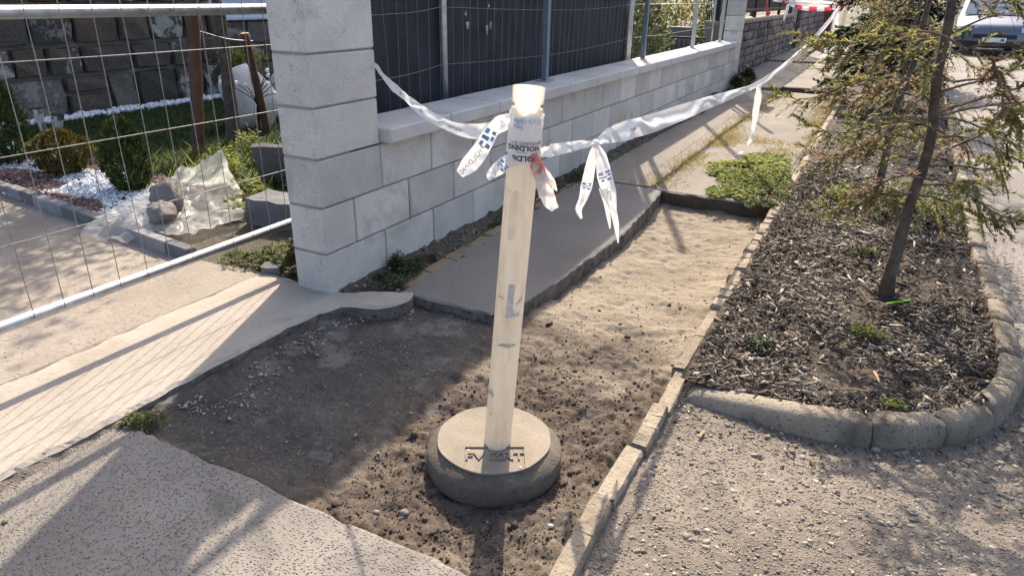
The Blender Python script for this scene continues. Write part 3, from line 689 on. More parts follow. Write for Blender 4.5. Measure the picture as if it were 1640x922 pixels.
BC = np.array([1.115, -.555, 0.0])
def barrier(loc, label, lean, letters=True, zf=-.07):
    p = thing('barrier_post', label, 'barrier post', loc)
    o = np.asarray(loc, float)                      # centre of the base, z of its top face
    pr = [(.0, -.006), (.150, -.006), (.164, -.006), (.1685, -.0085), (.1686, -.0085), (.1955, -.034), (.1956, -.0342), (.1975, -.042), (.1965, -.085), (.192, -.100), (.0, -.100)]
    n = 96; th = np.linspace(0, 2*np.pi, n, endpoint=False); V = []
    for r, z in pr:
        Q = np.stack([r*np.cos(th), r*np.sin(th), np.full(n, z)], 1); V.append(Q)
    V = np.vstack(V); rad = np.hypot(V[:, 0], V[:, 1]); nz = fbm(V, 30, 4, 3)*.0016+fbm(V, 9, 3, 4)*.002*(V[:, 2] < -.03)
    V = V+np.c_[V[:, :2]/(rad[:, None]+1e-6)*nz[:, None]*(rad[:, None] > .1), nz*.3]
    F = [(i*n+j, i*n+(j+1) % n, (i+1)*n+(j+1) % n, (i+1)*n+j)[::-1] for i in range(len(pr)-1) for j in range(n)]
    F = [f for f in F if f[0]//n not in (3, 5) and f[1]//n not in (99,)] if False else F
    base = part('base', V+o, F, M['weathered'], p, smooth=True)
    # top layer with the sunk name panel
    bm = bmesh.new(); es = []
    def loop(pts):
        vs = [bm.verts.new((*q, 0)) for q in pts]
        for a, b in zip(vs, vs[1:]+vs[:1]): es.append(bm.edges.new((a, b)))
    loop([(.1655*math.cos(t)+.0010*math.sin(9*t), .1655*math.sin(t)+.001*math.cos(7*t)) for t in th])
    if letters: crn = [at(u, v, o[2])-o for (u, v) in ((745, 715), (745, 750), (845, 750), (839, 715))]
    else: crn = [np.array((*q, 0.0)) for q in ((-.05, -.07), (-.05, -.12), (.05, -.12), (.05, -.07))]
    # square the panel up: axis along the top edge
    e1 = unit(crn[3]-crn[0]); e2 = np.array([e1[1], -e1[0], 0]);
    if (crn[1]-crn[0])@e2 < 0: e2 = -e2
    wd, hh = np.linalg.norm(crn[3]-crn[0]), (crn[1]-crn[0])@e2
    q0 = crn[0]; rc = [q0, q0+e2*hh, q0+e2*hh+e1*wd, q0+e1*wd]
    loop([tuple(q[:2]) for q in rc])
    bmesh.ops.triangle_fill(bm, use_beauty=True, edges=es)
    top = bm.faces[:]; bmesh.ops.recalc_face_normals(bm, faces=top)
    ex = bmesh.ops.extrude_face_region(bm, geom=top)
    for v in [g for g in ex['geom'] if isinstance(g, bmesh.types.BMVert)]: v.co.z -= .0055
    bmesh.ops.recalc_face_normals(bm, faces=bm.faces[:])
    bm.verts.index_update(); V = np.array([v.co[:] for v in bm.verts]); F = [[v.index for v in f.verts] for f in bm.faces]; bm.free()
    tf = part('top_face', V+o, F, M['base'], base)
    V, F = cbox((wd-.001, hh-.001, .004), 0); c = q0+e1*wd/2+e2*hh/2
    V = c+V[:, :1]*e1+V[:, 1:2]*e2+np.c_[V[:, 2]*0, V[:, 2]*0, V[:, 2]-.0068]
    part('name_panel', V+o, F, M['base'], base)
    if letters:
        V, F = text_mesh('FV ZRT', .047, .0045, .0002)
        V = c-e2*hh*.06+V[:, :1]*e1*1.12-V[:, 1:2]*e2*.95+np.c_[V[:, 2]*0, V[:, 2]*0, V[:, 2]-.0042]
        part('lettering', V+o, F, M['letters'], base)
        for (a, b) in ((.06, .1), (.93, .88)):
            cc = q0+e1*wd*a+e2*hh*b; V, F = tube(np.array([o+cc+[0, 0, -.0055], o+cc+[0, 0, -.0035]]), .004, 10); part('bolt', V, F, M['grime'], base)
    return p
ztop = .028
A0 = at(796, 706, ztop); A0[2] = ztop-.02
A1 = ondepth(847.5, 139, A0)
AX = unit(A1-A0); LEN = np.linalg.norm(A1-A0); PR = .0380
SIDE = unit(np.cross(np.cross(AX, RIGHT), AX)); FRONT = unit(np.cross(SIDE, AX))      # SIDE to the right of the view, FRONT towards it
if FRONT@(CAM-A0) < 0: FRONT = -FRONT
def cyl(h, ang, r): return A0+AX*h+r*(math.sin(ang)*SIDE+math.cos(ang)*FRONT)
def onpost(u, v):
    """height along the tube and angle for a surveyed point on its near side"""
    d = _ray(u, v); n = np.cross(AX, np.cross(HF, AX)); n = unit(np.cross(SIDE, AX))
    best = None
    for off in np.linspace(-.02, PR, 140):   # march planes until the point lies on the cylinder
        t = ((A0+FRONT*off-CAM)@FRONT)/(d@FRONT); P = CAM+d*t; h = (P-A0)@AX; s = (P-A0)@SIDE
        e = abs(math.hypot(s, off)-PR)
        if best is None or e < best[0]: best = (e, h, math.atan2(s, max(off, 0)))
    return best[1], best[2]
bp = barrier((BC[0], BC[1], ztop), 'leaning cream plastic barrier post on a round concrete base in the pit', 0)
n = 64; hs = np.concatenate([np.linspace(0, LEN-.09, 14), [LEN-.062, LEN-.048, LEN-.0479, LEN-.036, LEN-.0359, LEN-.02, LEN]])
th = np.linspace(0, 2*np.pi, n, endpoint=False); V = np.array([cyl(h, a, PR*(1.03 if h > LEN-.0478 and h < LEN-.0361 else 1)) for h in hs for a in th]); F = []
for i in range(len(hs)-1):
    for j in range(n):
        a = (j+.5)*2*np.pi/n; dd = min(abs((a-x+np.pi) % (2*np.pi)-np.pi) for x in (np.pi/2, 3*np.pi/2))
        if hs[i] > LEN-.0485 and hs[i+1] < LEN-.035 and dd < .66: continue
        F.append((i*n+j, i*n+(j+1) % n, (i+1)*n+(j+1) % n, (i+1)*n+j))
V2 = V.copy(); nv = len(V)
for i in range(len(hs)): V2[i*n:(i+1)*n] = np.array([cyl(hs[i], a, PR) for a in th])
V = V2
tb = part('tube', V, F, M['barrier'], bp, smooth=True)
def decal(name, px, mat, r=PR+.0011, m=4):
    hp = np.array([onpost(*q) for q in px]); hp = resample(np.vstack([hp, hp[:1]]), .004)[:-1] if False else hp
    Q = []
    for a, b in zip(hp, np.roll(hp, -1, 0)):
        for t in np.linspace(0, 1, m, endpoint=False): Q.append(a+(b-a)*t)
    V = np.array([cyl(h, a, r) for h, a in Q]); part(name, V, [tuple(range(len(V)))], mat, tb)
decal('white_sticker', [(823, 305), (831, 306), (829, 330), (825, 383), (819, 386), (811.5, 384), (814, 350), (818, 320)], M['sticker'])
decal('sticker_residue', [(815, 454.5), (825.4, 455.5), (823, 475), (820.4, 494.5), (825, 502), (831, 498), (832, 505.4), (821, 508), (809.6, 509.3), (812, 480)], M['residue'])
decal('sticker_residue', [(836.7, 470.7), (835.5, 479), (827, 489), (826, 486)], M['residue'])
for q in ([(795, 552), (806, 549), (818, 551), (825, 549), (825, 553), (812, 557), (804, 554)], [(784, 623), (788, 621), (792, 632), (789, 637), (786, 630)], [(785, 660), (788, 659), (788, 663), (785, 664)], [(815, 305), (817, 304), (817, 308), (815, 308)], [(798, 470), (803, 474), (808, 477), (806, 479), (800, 475)]):
    decal('grime_mark', q, M['grime'])
# wrapped tape on the tube
h0, h1 = onpost(838, 264)[0], onpost(843, 186)[0]
nh, na = 26, 96; V = []
for i in range(nh):
    for j in range(na):
        a = 2*np.pi*j/na; t = i/(nh-1); h = h0+(h1-h0)*t+.004*math.sin(3*a+1)+(.004*math.sin(5*a)*(1 if i in (0, nh-1) else 0)); V.append((h, a))
V = np.array(V); nz = .0022*fbm(np.c_[np.cos(V[:, 1])*2, np.sin(V[:, 1])*2, V[:, 0]*40], 1.2, 3, 3)
V = np.array([cyl(h, a, PR+.0032+max(-.0012, z)) for (h, a), z in zip(V, nz)])
wr = solo('barrier_tape', V, [(i*na+j, i*na+(j+1) % na, (i+1)*na+(j+1) % na, (i+1)*na+j) for i in range(nh-1) for j in range(na)], M['tape'], 'white printed tape wound tightly around the leaning barrier post', 'tape', smooth=True)
def wraptext(txt, size, u, v, mat, sx=1.0, bold=0.0, name='print'):
    hc, ac = onpost(u, v); V, F = text_mesh(txt, size, 0, bold)
    V = np.array([cyl(hc-y, ac-x*sx/PR, PR+.0061) for x, y, _ in V])      # the tape hangs upside down
    return part(name, V, F, mat, wr)
wraptext('HOLDING', .0185, 834, 253, M['ink'], 1.0, .0006); wraptext('HOLDING', .0165, 838, 237, M['ink'], 1.0, .0005)
wraptext('gyonkezelő Zrt.', .0125, 843, 230, M['ink'], .9); wraptext('Vagyonk', .008, 836, 244.5, M['greyink'], .9)
wraptext('BVH', .020, 853, 194, M['paleblue'], 1.0)
def wrapblocks(u, v, mat, s=1.0):
    hc, ac = onpost(u, v)
    for (x0, y0, x1, y1) in ((-9, 1, -3, 6), (-2, -1, 2, 5), (3, 0, 8, 7), (-8, -6, -4, -2), (-3, -8, 1, -3), (2, -7, 4, -2), (5, -9, 8, -4)):
        Q = [(x, y) for x, y in ((x0, y0), ((x0+x1)/2, y0), (x1, y0), (x1, y1), ((x0+x1)/2, y1), (x0, y1))]
        part('print', np.array([cyl(hc+y*.0016*s, ac+x*.0013*s/PR, PR+.0061) for x, y in Q]), [tuple(range(6))], mat, wr)
wrapblocks(832, 197, M['paleblue'], 1.0)

# ------------------------------------------------------------------ tape ribbons
def ribbon(path, widths, face, twist=None, m=8, fold=.25, seed=0, nz=.002, na=7):
    C = crom(path, m); k = len(C); s = np.linspace(0, 1, len(path)); q = np.linspace(0, 1, k)
    W = np.interp(q, s, widths); tw = np.interp(q, s, twist) if twist is not None else np.zeros(k)
    T = np.gradient(C, axis=0); T /= np.linalg.norm(T, axis=1)[:, None]; fc = np.broadcast_to(np.asarray(face, float), (k, 3))
    Sd = np.cross(T, fc); Sd /= np.linalg.norm(Sd, axis=1)[:, None]+1e-9; Nn = np.cross(Sd, T)
    S2 = Sd*np.cos(tw)[:, None]+Nn*np.sin(tw)[:, None]; N2 = -Sd*np.sin(tw)[:, None]+Nn*np.cos(tw)[:, None]
    t = np.linspace(-1, 1, na); V = []
    for i in range(k):
        ph = fbm(np.array([[i*.23, seed, 0]]), 1, 2, seed)[0]*3
        for a in t: V.append(C[i]+S2[i]*a*W[i]/2+N2[i]*W[i]*fold*.5*math.sin(a*2.4+ph)*(1-.3*a*a))
    V = np.array(V); V += (fbm(V, 45, 2, seed)*nz)[:, None]*np.repeat(N2, na, 0)
    F = [(i*na+j, i*na+j+1, (i+1)*na+j+1, (i+1)*na+j) for i in range(k-1) for j in range(na-1)]
    def surf(u_, v_):     # u along 0..1, v across -1..1
        i = u_*(k-1); i0 = int(min(max(i, 0), k-2)); f = i-i0; j = (v_+1)/2*(na-1); j0 = int(min(max(j, 0), na-2)); g = j-j0
        A_ = V[i0*na+j0]*(1-g)+V[i0*na+j0+1]*g; B_ = V[(i0+1)*na+j0]*(1-g)+V[(i0+1)*na+j0+1]*g
        return A_*(1-f)+B_*f+(N2[i0] if N2[i0]@(CAM-A_) > 0 else -N2[i0])*.0016
    L = np.linalg.norm(np.diff(C, axis=0), axis=1).sum()
    return V, F, surf, L, W, q
def tprint(rb, parent, txt, size, u0, mat, rot=0, v0=0.0, sx=1.0, flip=1):
    V_, F_, surf, L, W, q = rb; T_, f_ = text_mesh(txt, size); c, s = math.cos(rot), math.sin(rot); P = []
    for x, y, _ in T_:
        x, y = x*sx*c-y*s, x*sx*s+y*c; u_ = min(max(u0+x/L, 0), 1); w = np.interp(u_, np.linspace(0, 1, len(W)), W); P.append(surf(u_, max(-.97, min(.97, v0+flip*y*2/max(w, .01)))))
    part('print', np.array(P), f_, mat, parent)
def tlogo(rb, parent, u0, sc, mat):
    V_, F_, surf, L, W, q = rb
    for (x0, y0, x1, y1) in ((-4, 1, -1, 4), (0, -1, 2, 4), (3, 1, 5, 3), (-4, -4, -2, -1), (-1, -4, 1, -2), (3, -4, 5, -1)):
        P = [surf(min(1, max(0, u0+x*sc/L)), max(-.9, min(.9, y*.2))) for x, y in ((x0, y0), (x1, y0), (x1, y1), (x0, y1))]
        part('print', np.array(P), [(0, 1, 2, 3)], mat, parent)
TC = -np.array([FWD[0], FWD[1], -.1])
PM = cyl((h0+h1)/2, 0, 0)
pa, pb = np.array([-.02, .40, 0]), np.array([1.09, -.50, 0])
def pl(u, v): return onplane(u, v, pa, pb)
tA = [np.array([-.21, .412, .935]), np.array([-.03, .412, .935]), pl(612, 120), pl(632, 141), pl(650, 156), pl(675, 177), pl(700, 193), pl(725, 204), pl(750, 210), pl(780, 209), pl(800, 203), cyl(onpost(822, 200)[0], -1.5, PR+.005)]
rb = ribbon(tA, [.02, .02, .014, .03, .022, .034, .030, .032, .040, .038, .03, .028], TC, [0, 0, .3, .2, .5, .2, .1, .3, .1, 0, .2, .1], 8, .35, 4)
ta = solo('barrier_tape', rb[0], rb[1], M['tape'], 'white printed tape sagging from the near pillar to the barrier post', 'tape', smooth=True)
tprint(rb, ta, 'VAGYONKEZELŐ HOLDING', .011, .66, M['greyink']); tprint(rb, ta, 'HOLDING', .012, .82, M['greyink']); tprint(rb, ta, 'BVH', .012, .33, M['ink']); tprint(rb, ta, 'Zrt', .012, .46, M['ink'])
def px(u, v): return ondepth(u, v, PM-HF*.035)
rb = ribbon([px(819, 191), px(806, 190), px(796, 196), px(784, 216), px(768, 243), px(752, 263), px(736, 279)], [.026, .018, .022, .034, .040, .042, .022], TC, None, 8, .3, 7)
tt = solo('tape_end', rb[0], rb[1], M['tape'], 'loose white tape end with blue print flapping left of the barrier post', 'tape', smooth=True)
tlogo(rb, tt, .52, .0035, M['blue']); tprint(rb, tt, 'HOLDING', .016, .80, M['greyink'], 0)
rb = ribbon([px(826, 252), px(810, 261), px(798, 270), px(786, 281), px(784, 289)], [.03, .034, .032, .022, .003], TC, None, 8, .3, 9)
tt = solo('tape_end', rb[0], rb[1], M['tape'], 'short torn white tape end sticking out left below the wound tape', 'tape', smooth=True); tlogo(rb, tt, .35, .002, M['blue'])
def shred(paths, label):
    Vs, Fs, Rs, n0 = [], [], [], 0
    for i, (P, W) in enumerate(paths):
        V_, F_, *_ = ribbon(P, W, TC, None, 6, .4, 30+i, .004); Vs.append(V_); Fs += [tuple(a+n0 for a in f) for f in F_]; n0 += len(V_); Rs.append(np.clip(np.linspace(.72, -.05, len(V_))+.12*fbm(V_, 40, 2, i), 0, 1))
    return solo('tape_end', np.vstack(Vs), Fs, M['pinktape'], label, 'tape', smooth=True, rnd=np.concatenate(Rs))
shred([([px(853, 246), px(858, 262), px(866, 284), px(874, 305), px(880, 322), px(889, 335)], [.022, .030, .034, .036, .034, .020]), ([px(856, 250), px(862, 270), px(864, 290), px(865, 318)], [.016, .026, .02, .004]), ([px(862, 262), px(874, 282), px(884, 293), px(892, 306)], [.016, .026, .018, .003])], 'tattered faded red and white tape end hanging right of the barrier post')
P2 = np.array([1.0, 13.62, .10])
qa, qb = np.array([1.17, -.47, 0]), np.array([1.0, 13.6, 0])
def pq(u, v): return onplane(u, v, qa, qb)
rb = ribbon([cyl(onpost(858, 243)[0], 1.2, PR+.005), pq(880, 241), pq(905, 237), pq(930, 232), pq(953, 229), pq(975, 218), pq(1000, 210), pq(1040, 199), pq(1090, 181), pq(1150, 159), pq(1190, 145), pq(1215, 134), pq(1255, 107), pq(1290, 75), pq(1320, 43), pq(1345, 12)],
            [.03, .034, .03, .026, .012, .048, .066, .070, .070, .058, .04, .036, .045, .05, .06, .06], TC, [0, .1, .2, 0, .3, .1, .1, .2, .3, .2, .3, .2, .2, .2, .2, .2], 10, .4, 12)
tb_ = solo('barrier_tape', rb[0], rb[1], M['tape'], 'long white tape stretched from the near barrier post to the far one', 'tape', smooth=True)
for u_, t_ in ((.11, 'HOLDING'), (.42, 'VAGYONKEZELŐ'), (.5, 'HOLDING Zrt')): tprint(rb, tb_, t_, .013, u_, M['greyink'])
KN = pq(954, 229)
def pk(u, v): return ondepth(u, v, KN)
kV, kF = rock(1, (.012, .012, .011), 3, .3); part('knot', kV+KN, kF, M['tape'], tb_, smooth=True)
rb = ribbon([pk(953, 231), pk(950, 245), pk(944, 275), pk(939, 300), pk(933, 320), pk(927, 335), pk(931, 350)], [.008, .024, .034, .038, .026, .022, .008], TC, None, 8, .3, 14)
t1 = solo('tape_end', rb[0], rb[1], M['tape'], 'left of two white tape tails hanging from the knot beside the barrier post', 'tape', smooth=True); tlogo(rb, t1, .48, .002, M['blue']); tprint(rb, t1, 'HOLDING', .012, .68, M['greyink'])
rb = ribbon([pk(956, 231), pk(962, 250), pk(968, 280), pk(976, 310), pk(982, 335), pk(987, 360), pk(990, 389)], [.008, .036, .048, .046, .022, .018, .004], TC, None, 8, .3, 16)
t1 = solo('tape_end', rb[0], rb[1], M['tape'], 'right, longer white tape tail hanging from the knot beside the barrier post', 'tape', smooth=True); tlogo(rb, t1, .34, .003, M['blue']); tprint(rb, t1, 'BVH', .018, .52, M['greyink'])
V, F, *_ = ribbon([pk(966, 300), pk(971, 325), pk(975, 350), pk(977, 366)], [.03, .018, .012, .005], TC, None, 8, .3, 18); part('torn_strip', V, F, M['tape'], t1, smooth=True)
E3 = pq(1215, 136)
rb = ribbon([E3, ondepth(1214, 155, E3), ondepth(1210, 180, E3), ondepth(1206, 210, E3), ondepth(1199, 230, E3), at(1188, 243, .03), at(1176, 250, .006)], [.03, .05, .05, .026, .03, .035, .012], TC, None, 8, .3, 20)
solo('tape_end', rb[0], rb[1], M['tape'], 'white tape tail hanging from the long tape down to the footpath', 'tape', smooth=True)
# far barrier post and its tapes
p2 = barrier((P2[0], P2[1], .185), 'far cream barrier post on a dark base at the end of the long tape', 0, False)
V, F = tube(np.array([(P2[0], P2[1], .17), (P2[0]+.03, P2[1], 1.25)]), .042, 32, False); part('tube', V, F, M['barrier'], p2, smooth=True)
F2 = np.array([P2[0], P2[1]-.06, 0])
def pf(u, v): return ondepth(u, v, F2)
V, F, *_ = ribbon([pf(1342, 22), pf(1338, 45), pf(1332, 65), pf(1322, 90), pf(1316, 99)], [.06, .10, .13, .20, .12], TC, None, 8, .3, 22); solo('tape_end', V, F, M['tape'], 'wide white tape tail trailing down the far barrier post', 'tape', smooth=True)
V, F, *_ = ribbon([pf(1350, 12), pf(1356, 16), pf(1361, 22)], [.05, .05, .04], TC, None, 6, .3, 24); solo('tape_end', V, F, M['tape'], 'short white tape end sticking out right of the far barrier post', 'tape', smooth=True)
def striped(P, w_, label, stripe=.16):
    V, F, sf, L, *_ = ribbon(P, [w_]*len(P), TC, None, 14, .3, 26)
    o = solo('barrier_tape', V, F, M['tape'], label, 'tape', smooth=True); o.data.materials.append(M['redtape'])
    k = len(V)//7; cl = np.r_[0, np.cumsum(np.linalg.norm(np.diff(V.reshape(k, 7, 3)[:, 3], axis=0), axis=1))]
    mi = np.repeat((np.floor(cl[:-1]/stripe) % 2).astype(np.int32), 6); o.data.polygons.foreach_set('material_index', mi); return o
striped([pf(1345, 10), pf(1330, 14), pf(1310, 15), pf(1290, 14), pf(1272, 9), pf(1256, 2), pf(1250, 0)], .075, 'red and white striped tape sagging left from the far barrier post', .15)
V, F, *_ = ribbon([pf(1344, 5), pf(1320, 4), pf(1290, 4), pf(1258, 2), pf(1238, 0)], [.06]*5, TC, None, 8, .3, 27); solo('barrier_tape', V, F, M['tape'], 'upper white tape running level left from the far barrier post', 'tape', smooth=True)
V, F, *_ = ribbon([pf(1340, 12), pf(1320, 10), pf(1295, 7), pf(1262, 4)], [.05]*4, TC, None, 8, .3, 28); solo('barrier_tape', V, F, M['tape'], 'second white tape just above the striped one at the far post', 'tape', smooth=True)
V, F, *_ = ribbon([pf(1262, 8), pf(1260, 18), pf(1257, 26), pf(1255, 33)], [.05, .06, .05, .02], TC, None, 8, .3, 29); solo('tape_end', V, F, M['tape'], 'white tape end hanging in front of the brown stone wall', 'tape', smooth=True)
V, F, *_ = ribbon([pf(1229, 0), pf(1229, 8), pf(1228, 16), pf(1231, 22), pf(1227, 24)], [.02, .02, .03, .07, .05], TC, None, 8, .4, 31); solo('tape_end', V, F, M['redtape'], 'thin red tape end dangling before the dark picket fence', 'tape', smooth=True)
kV, kF = rock(1, (.075, .075, .09), 6, .3); solo('tape_knot', kV+pf(1345, 12), kF, M['redtape'], 'bunched red tape wound around the top of the far barrier post', 'tape', smooth=True)

# ================================================================== MULCH, PEBBLES AND OTHER LOOSE STUFF
def rnd_rot(n, tilt, rng): return rotz(rng.uniform(0, 2*np.pi, n))@rotx(rng.normal(0, tilt, n))@roty(rng.normal(0, tilt, n))
rng = np.random.default_rng(11)
def bed_pts(n, y0, y1, rng):
    X = rng.uniform(1.50, 2.9, n*2); Y = rng.uniform(y0, y1, n*2); k = inpoly(X, Y, BED); return X[k][:n], Y[k][:n]
def bed_z(X, Y): return .014+.012*fbm(xyz(X, Y), 5, 3, 51)+.008*fbm(xyz(X, Y), 24, 3, 52)+.02*np.exp(-(((X-2.11)/.16)**2+((Y-1.17)/.16)**2))
Xa, Ya = bed_pts(38000, .07, 3.6, rng); Xb, Yb = bed_pts(9000, 3.6, 15, rng)
X = np.r_[Xa, Xb]; Y = np.r_[Ya, Yb]
dens = fbm(xyz(X, Y), 3.0, 3, 61); bare = np.exp(-(((X-2.08)/.13)**2+((Y-1.12)/.10)**2))+.55*np.exp(-(((X-1.56)/.08)**2+((Y-.16)/.12)**2))
k = (dens+rng.uniform(-.5, .9, len(X)) > -.25) & (rng.uniform(0, 1, len(X)) > bare*.9) & ((X-1.515) > 0)
X, Y = X[k], Y[k]; n = len(X); far = Y > 3.6
L = np.clip(rng.lognormal(-4.05, .5, n), .006, .07)*np.where(far, 1.9, 1.0); W_ = L*rng.uniform(.12, .38, n)
Zm = bed_z(X, Y)+rng.uniform(.0, .020, n)
big = rng.uniform(0, 1, n) > .975; L = np.where(big & ~far, L*1.9, L)
r_ = np.clip(rng.beta(1.5, 2.1, n)+.16*fbm(xyz(X, Y), 5, 3, 63), 0, 1); r_ = np.where(big, np.clip(r_+.3, 0, 1), r_)
V, F, R_ = scatter(CHIP, np.c_[X, Y, Zm], rnd_rot(n, .34, rng), np.c_[L, W_, np.clip(W_*.4, .002, .008)], r_)
solo('bark_mulch', V, F, M['mulch'], 'dark brown bark mulch covering the planting bed', 'mulch', kind='stuff', rnd=R_)
# chips spilled over the kerb foot and onto the paving
n = 900; s_ = rng.uniform(0, 3.4, n); i_ = np.clip((s_/.02).astype(int), 0, len(kerb_path)-2); T = kerb_path[i_+1]-kerb_path[i_]; T /= np.linalg.norm(T, axis=1)[:, None]
off = .065+np.abs(rng.normal(0, .09, n)); P = kerb_path[i_]+np.stack([T[:, 1], -T[:, 0]], 1)*off[:, None]
L = rng.uniform(.004, .02, n)
V, F, R_ = scatter(CHIP, np.c_[P, np.full(n, -.038)+rng.uniform(0, .004, n)], rnd_rot(n, .15, rng), np.c_[L, L*.35, L*.15], rng.uniform(.1, .95, n))
solo('spilled_mulch', V, F, M['mulch'], 'loose bark chips spilled along the foot of the kerb', 'mulch', kind='stuff', rnd=R_)
# stones of the exposed-aggregate paving
n = 26000; X = 1.53+(rng.uniform(0, 1, n)**1.0)*1.5; Y = rng.uniform(-1.75, .62, n); k = ~inpoly(X, Y, np.vstack([kerb_path, [[1.4, 22], [1.4, .06]]])); X, Y = X[k], Y[k]; n = len(X)
k = (fbm(xyz(X, Y), 6, 3, 71)+rng.uniform(-.7, .7, n)) > -.35; X, Y = X[k], Y[k]; n = len(X); s_ = np.clip(rng.lognormal(-5.75, .58, n), .0012, .014)
V, F, R_ = scatter((ICO0[0]*(1+.18*fbm(ICO0[0], 1.7, 2, 3))[:, None], ICO0[1]), np.c_[X, Y, -.0412+.004*fbm(xyz(X, Y), 3, 3, 94)], rnd_rot(n, .12, rng), np.c_[s_, s_*rng.uniform(.5, .9, n), s_*.34], np.clip(rng.normal(.5, .2, n), 0, 1))
solo('paving_stones', V, F, M['pebm'], 'small rounded stones embedded in the aggregate paving', 'gravel', kind='stuff', rnd=R_, smooth=True)
# loose pebbles in the pit, mostly along the foot of the apron
n = 2600; t = rng.uniform(0, 1, n); X = np.empty(n); Y = np.empty(n)
k1 = int(n*.45); X[:k1] = .11+np.abs(rng.normal(0, .085, k1)); Y[:k1] = rng.uniform(-.85, .20, k1); X[:k1] += np.clip((Y[:k1]+.12), 0, 1)*.75
X[k1:] = rng.uniform(.10, 1.44, n-k1); Y[k1:] = rng.uniform(-1.0, 2.4, n-k1)*rng.uniform(.3, 1, n-k1)
s_ = np.clip(rng.lognormal(-5.6, .5, n), .0015, .011); s_[k1:] *= .8
keep = (fbm(xyz(X, Y), 7, 3, 97)+rng.uniform(-.5, .5, n) > .02) & (X < 1.44) & ~((X > .2) & (X < .80) & (Y > .2)); X, Y, s_ = X[keep], Y[keep], s_[keep]; n = len(X)
V, F, R_ = scatter((ICO0[0]*(1+.2*fbm(ICO0[0], 1.7, 2, 5))[:, None], ICO0[1]), np.c_[X, Y, pit_z(X, Y)+s_*.35], rnd_rot(n, .4, rng), np.c_[s_, s_*.8, s_*.6], np.clip(rng.normal(.6, .22, n), 0, 1))
solo('pit_pebbles', V, F, M['pebm'], 'loose pebbles strewn over the floor of the pit', 'gravel', kind='stuff', rnd=R_, smooth=True)
n = 9000; X = .80+rng.beta(1.3, 1.3, n)*.66; Y = -1.0+np.abs(rng.normal(0, .62, n)); s_ = np.clip(rng.lognormal(-6.35, .55, n), .001, .008)
k = ((X-BC[0])**2+(Y-BC[1])**2 > .195**2) & (Y < 2.3) & (X < 1.445); X, Y, s_ = X[k], Y[k], s_[k]; n = len(X)
V, F, R_ = scatter((ICO0[0]*(1+.35*fbm(ICO0[0], 1.9, 2, 6))[:, None], ICO0[1]), np.c_[X, Y, pit_z(X, Y)+s_*.4], rnd_rot(n, .6, rng), np.c_[s_, s_*.85, s_*.7], np.clip(rng.beta(1.4, 1.8, n), 0, 1))
solo('soil_crumbs', V, F, M['clod'], 'dark crumbs of soil scattered around the barrier base', 'soil', kind='stuff', rnd=R_)
n = 260; X = .82+rng.uniform(0, 1, n)*.62; Y = -1.0+np.abs(rng.normal(0, .75, n)); s_ = np.clip(rng.lognormal(-4.75, .35, n), .005, .019)
k = ((X-BC[0])**2+(Y-BC[1])**2 > .21**2) & (Y < 1.2) & (X < 1.43) & (fbm(xyz(X, Y), 5, 3, 98) > -.25); X, Y, s_ = X[k], Y[k], s_[k]; n = len(X)
V, F, R_ = scatter((ICO0[0]*(1+.4*fbm(ICO0[0], 1.9, 2, 8))[:, None], ICO0[1]), np.c_[X, Y, pit_z(X, Y)+s_*.12], rnd_rot(n, .6, rng), np.c_[s_, s_*.85, s_*.55], np.clip(rng.beta(2, 1.6, n)*.8, 0, 1))
solo('soil_clods', V, F, M['clod'], 'lumps of earth half sunk in the floor of the pit', 'soil', kind='stuff', rnd=R_)
n = 1500; X = rng.uniform(.02, .19, n); Y = rng.uniform(.1, 8, n)**1.0; s_ = np.clip(rng.lognormal(-5.2, .5, n), .002, .016)
V, F, R_ = scatter((ICO0[0]*(1+.2*fbm(ICO0[0], 1.7, 2, 5))[:, None], ICO0[1]), np.c_[X, Y, -.006+.035*np.clip(1-X/.16, 0, 1)+s_*.2], rnd_rot(n, .4, rng), np.c_[s_, s_*.8, s_*.6], np.clip(rng.normal(.4, .2, n), 0, 1))
solo('wall_foot_gravel', V, F, M['pebm'], 'gravel and crumbs of earth along the foot of the block wall', 'gravel', kind='stuff', rnd=R_, smooth=True)
n = 5500; X = rng.uniform(.10, .86, n); Y = rng.uniform(-1.0, .2, n); k = (fbm(xyz(X, Y), 6, 4, 99)+rng.uniform(-.4, .4, n)) > .0; X, Y = X[k], Y[k]; n = len(X); s_ = np.clip(rng.lognormal(-6.5, .5, n), .0008, .006)
V, F, R_ = scatter((ICO0[0]*(1+.35*fbm(ICO0[0], 1.9, 2, 6))[:, None], ICO0[1]), np.c_[X, Y, pit_z(X, Y)+s_*.3], rnd_rot(n, .6, rng), np.c_[s_, s_*.85, s_*.7], np.clip(rng.beta(1.3, 2.0, n)*1.05, 0, 1))
solo('pit_grit', V, F, M['pebm'], 'fine grit strewn over the dark floor of the pit', 'grit', kind='stuff', rnd=R_)
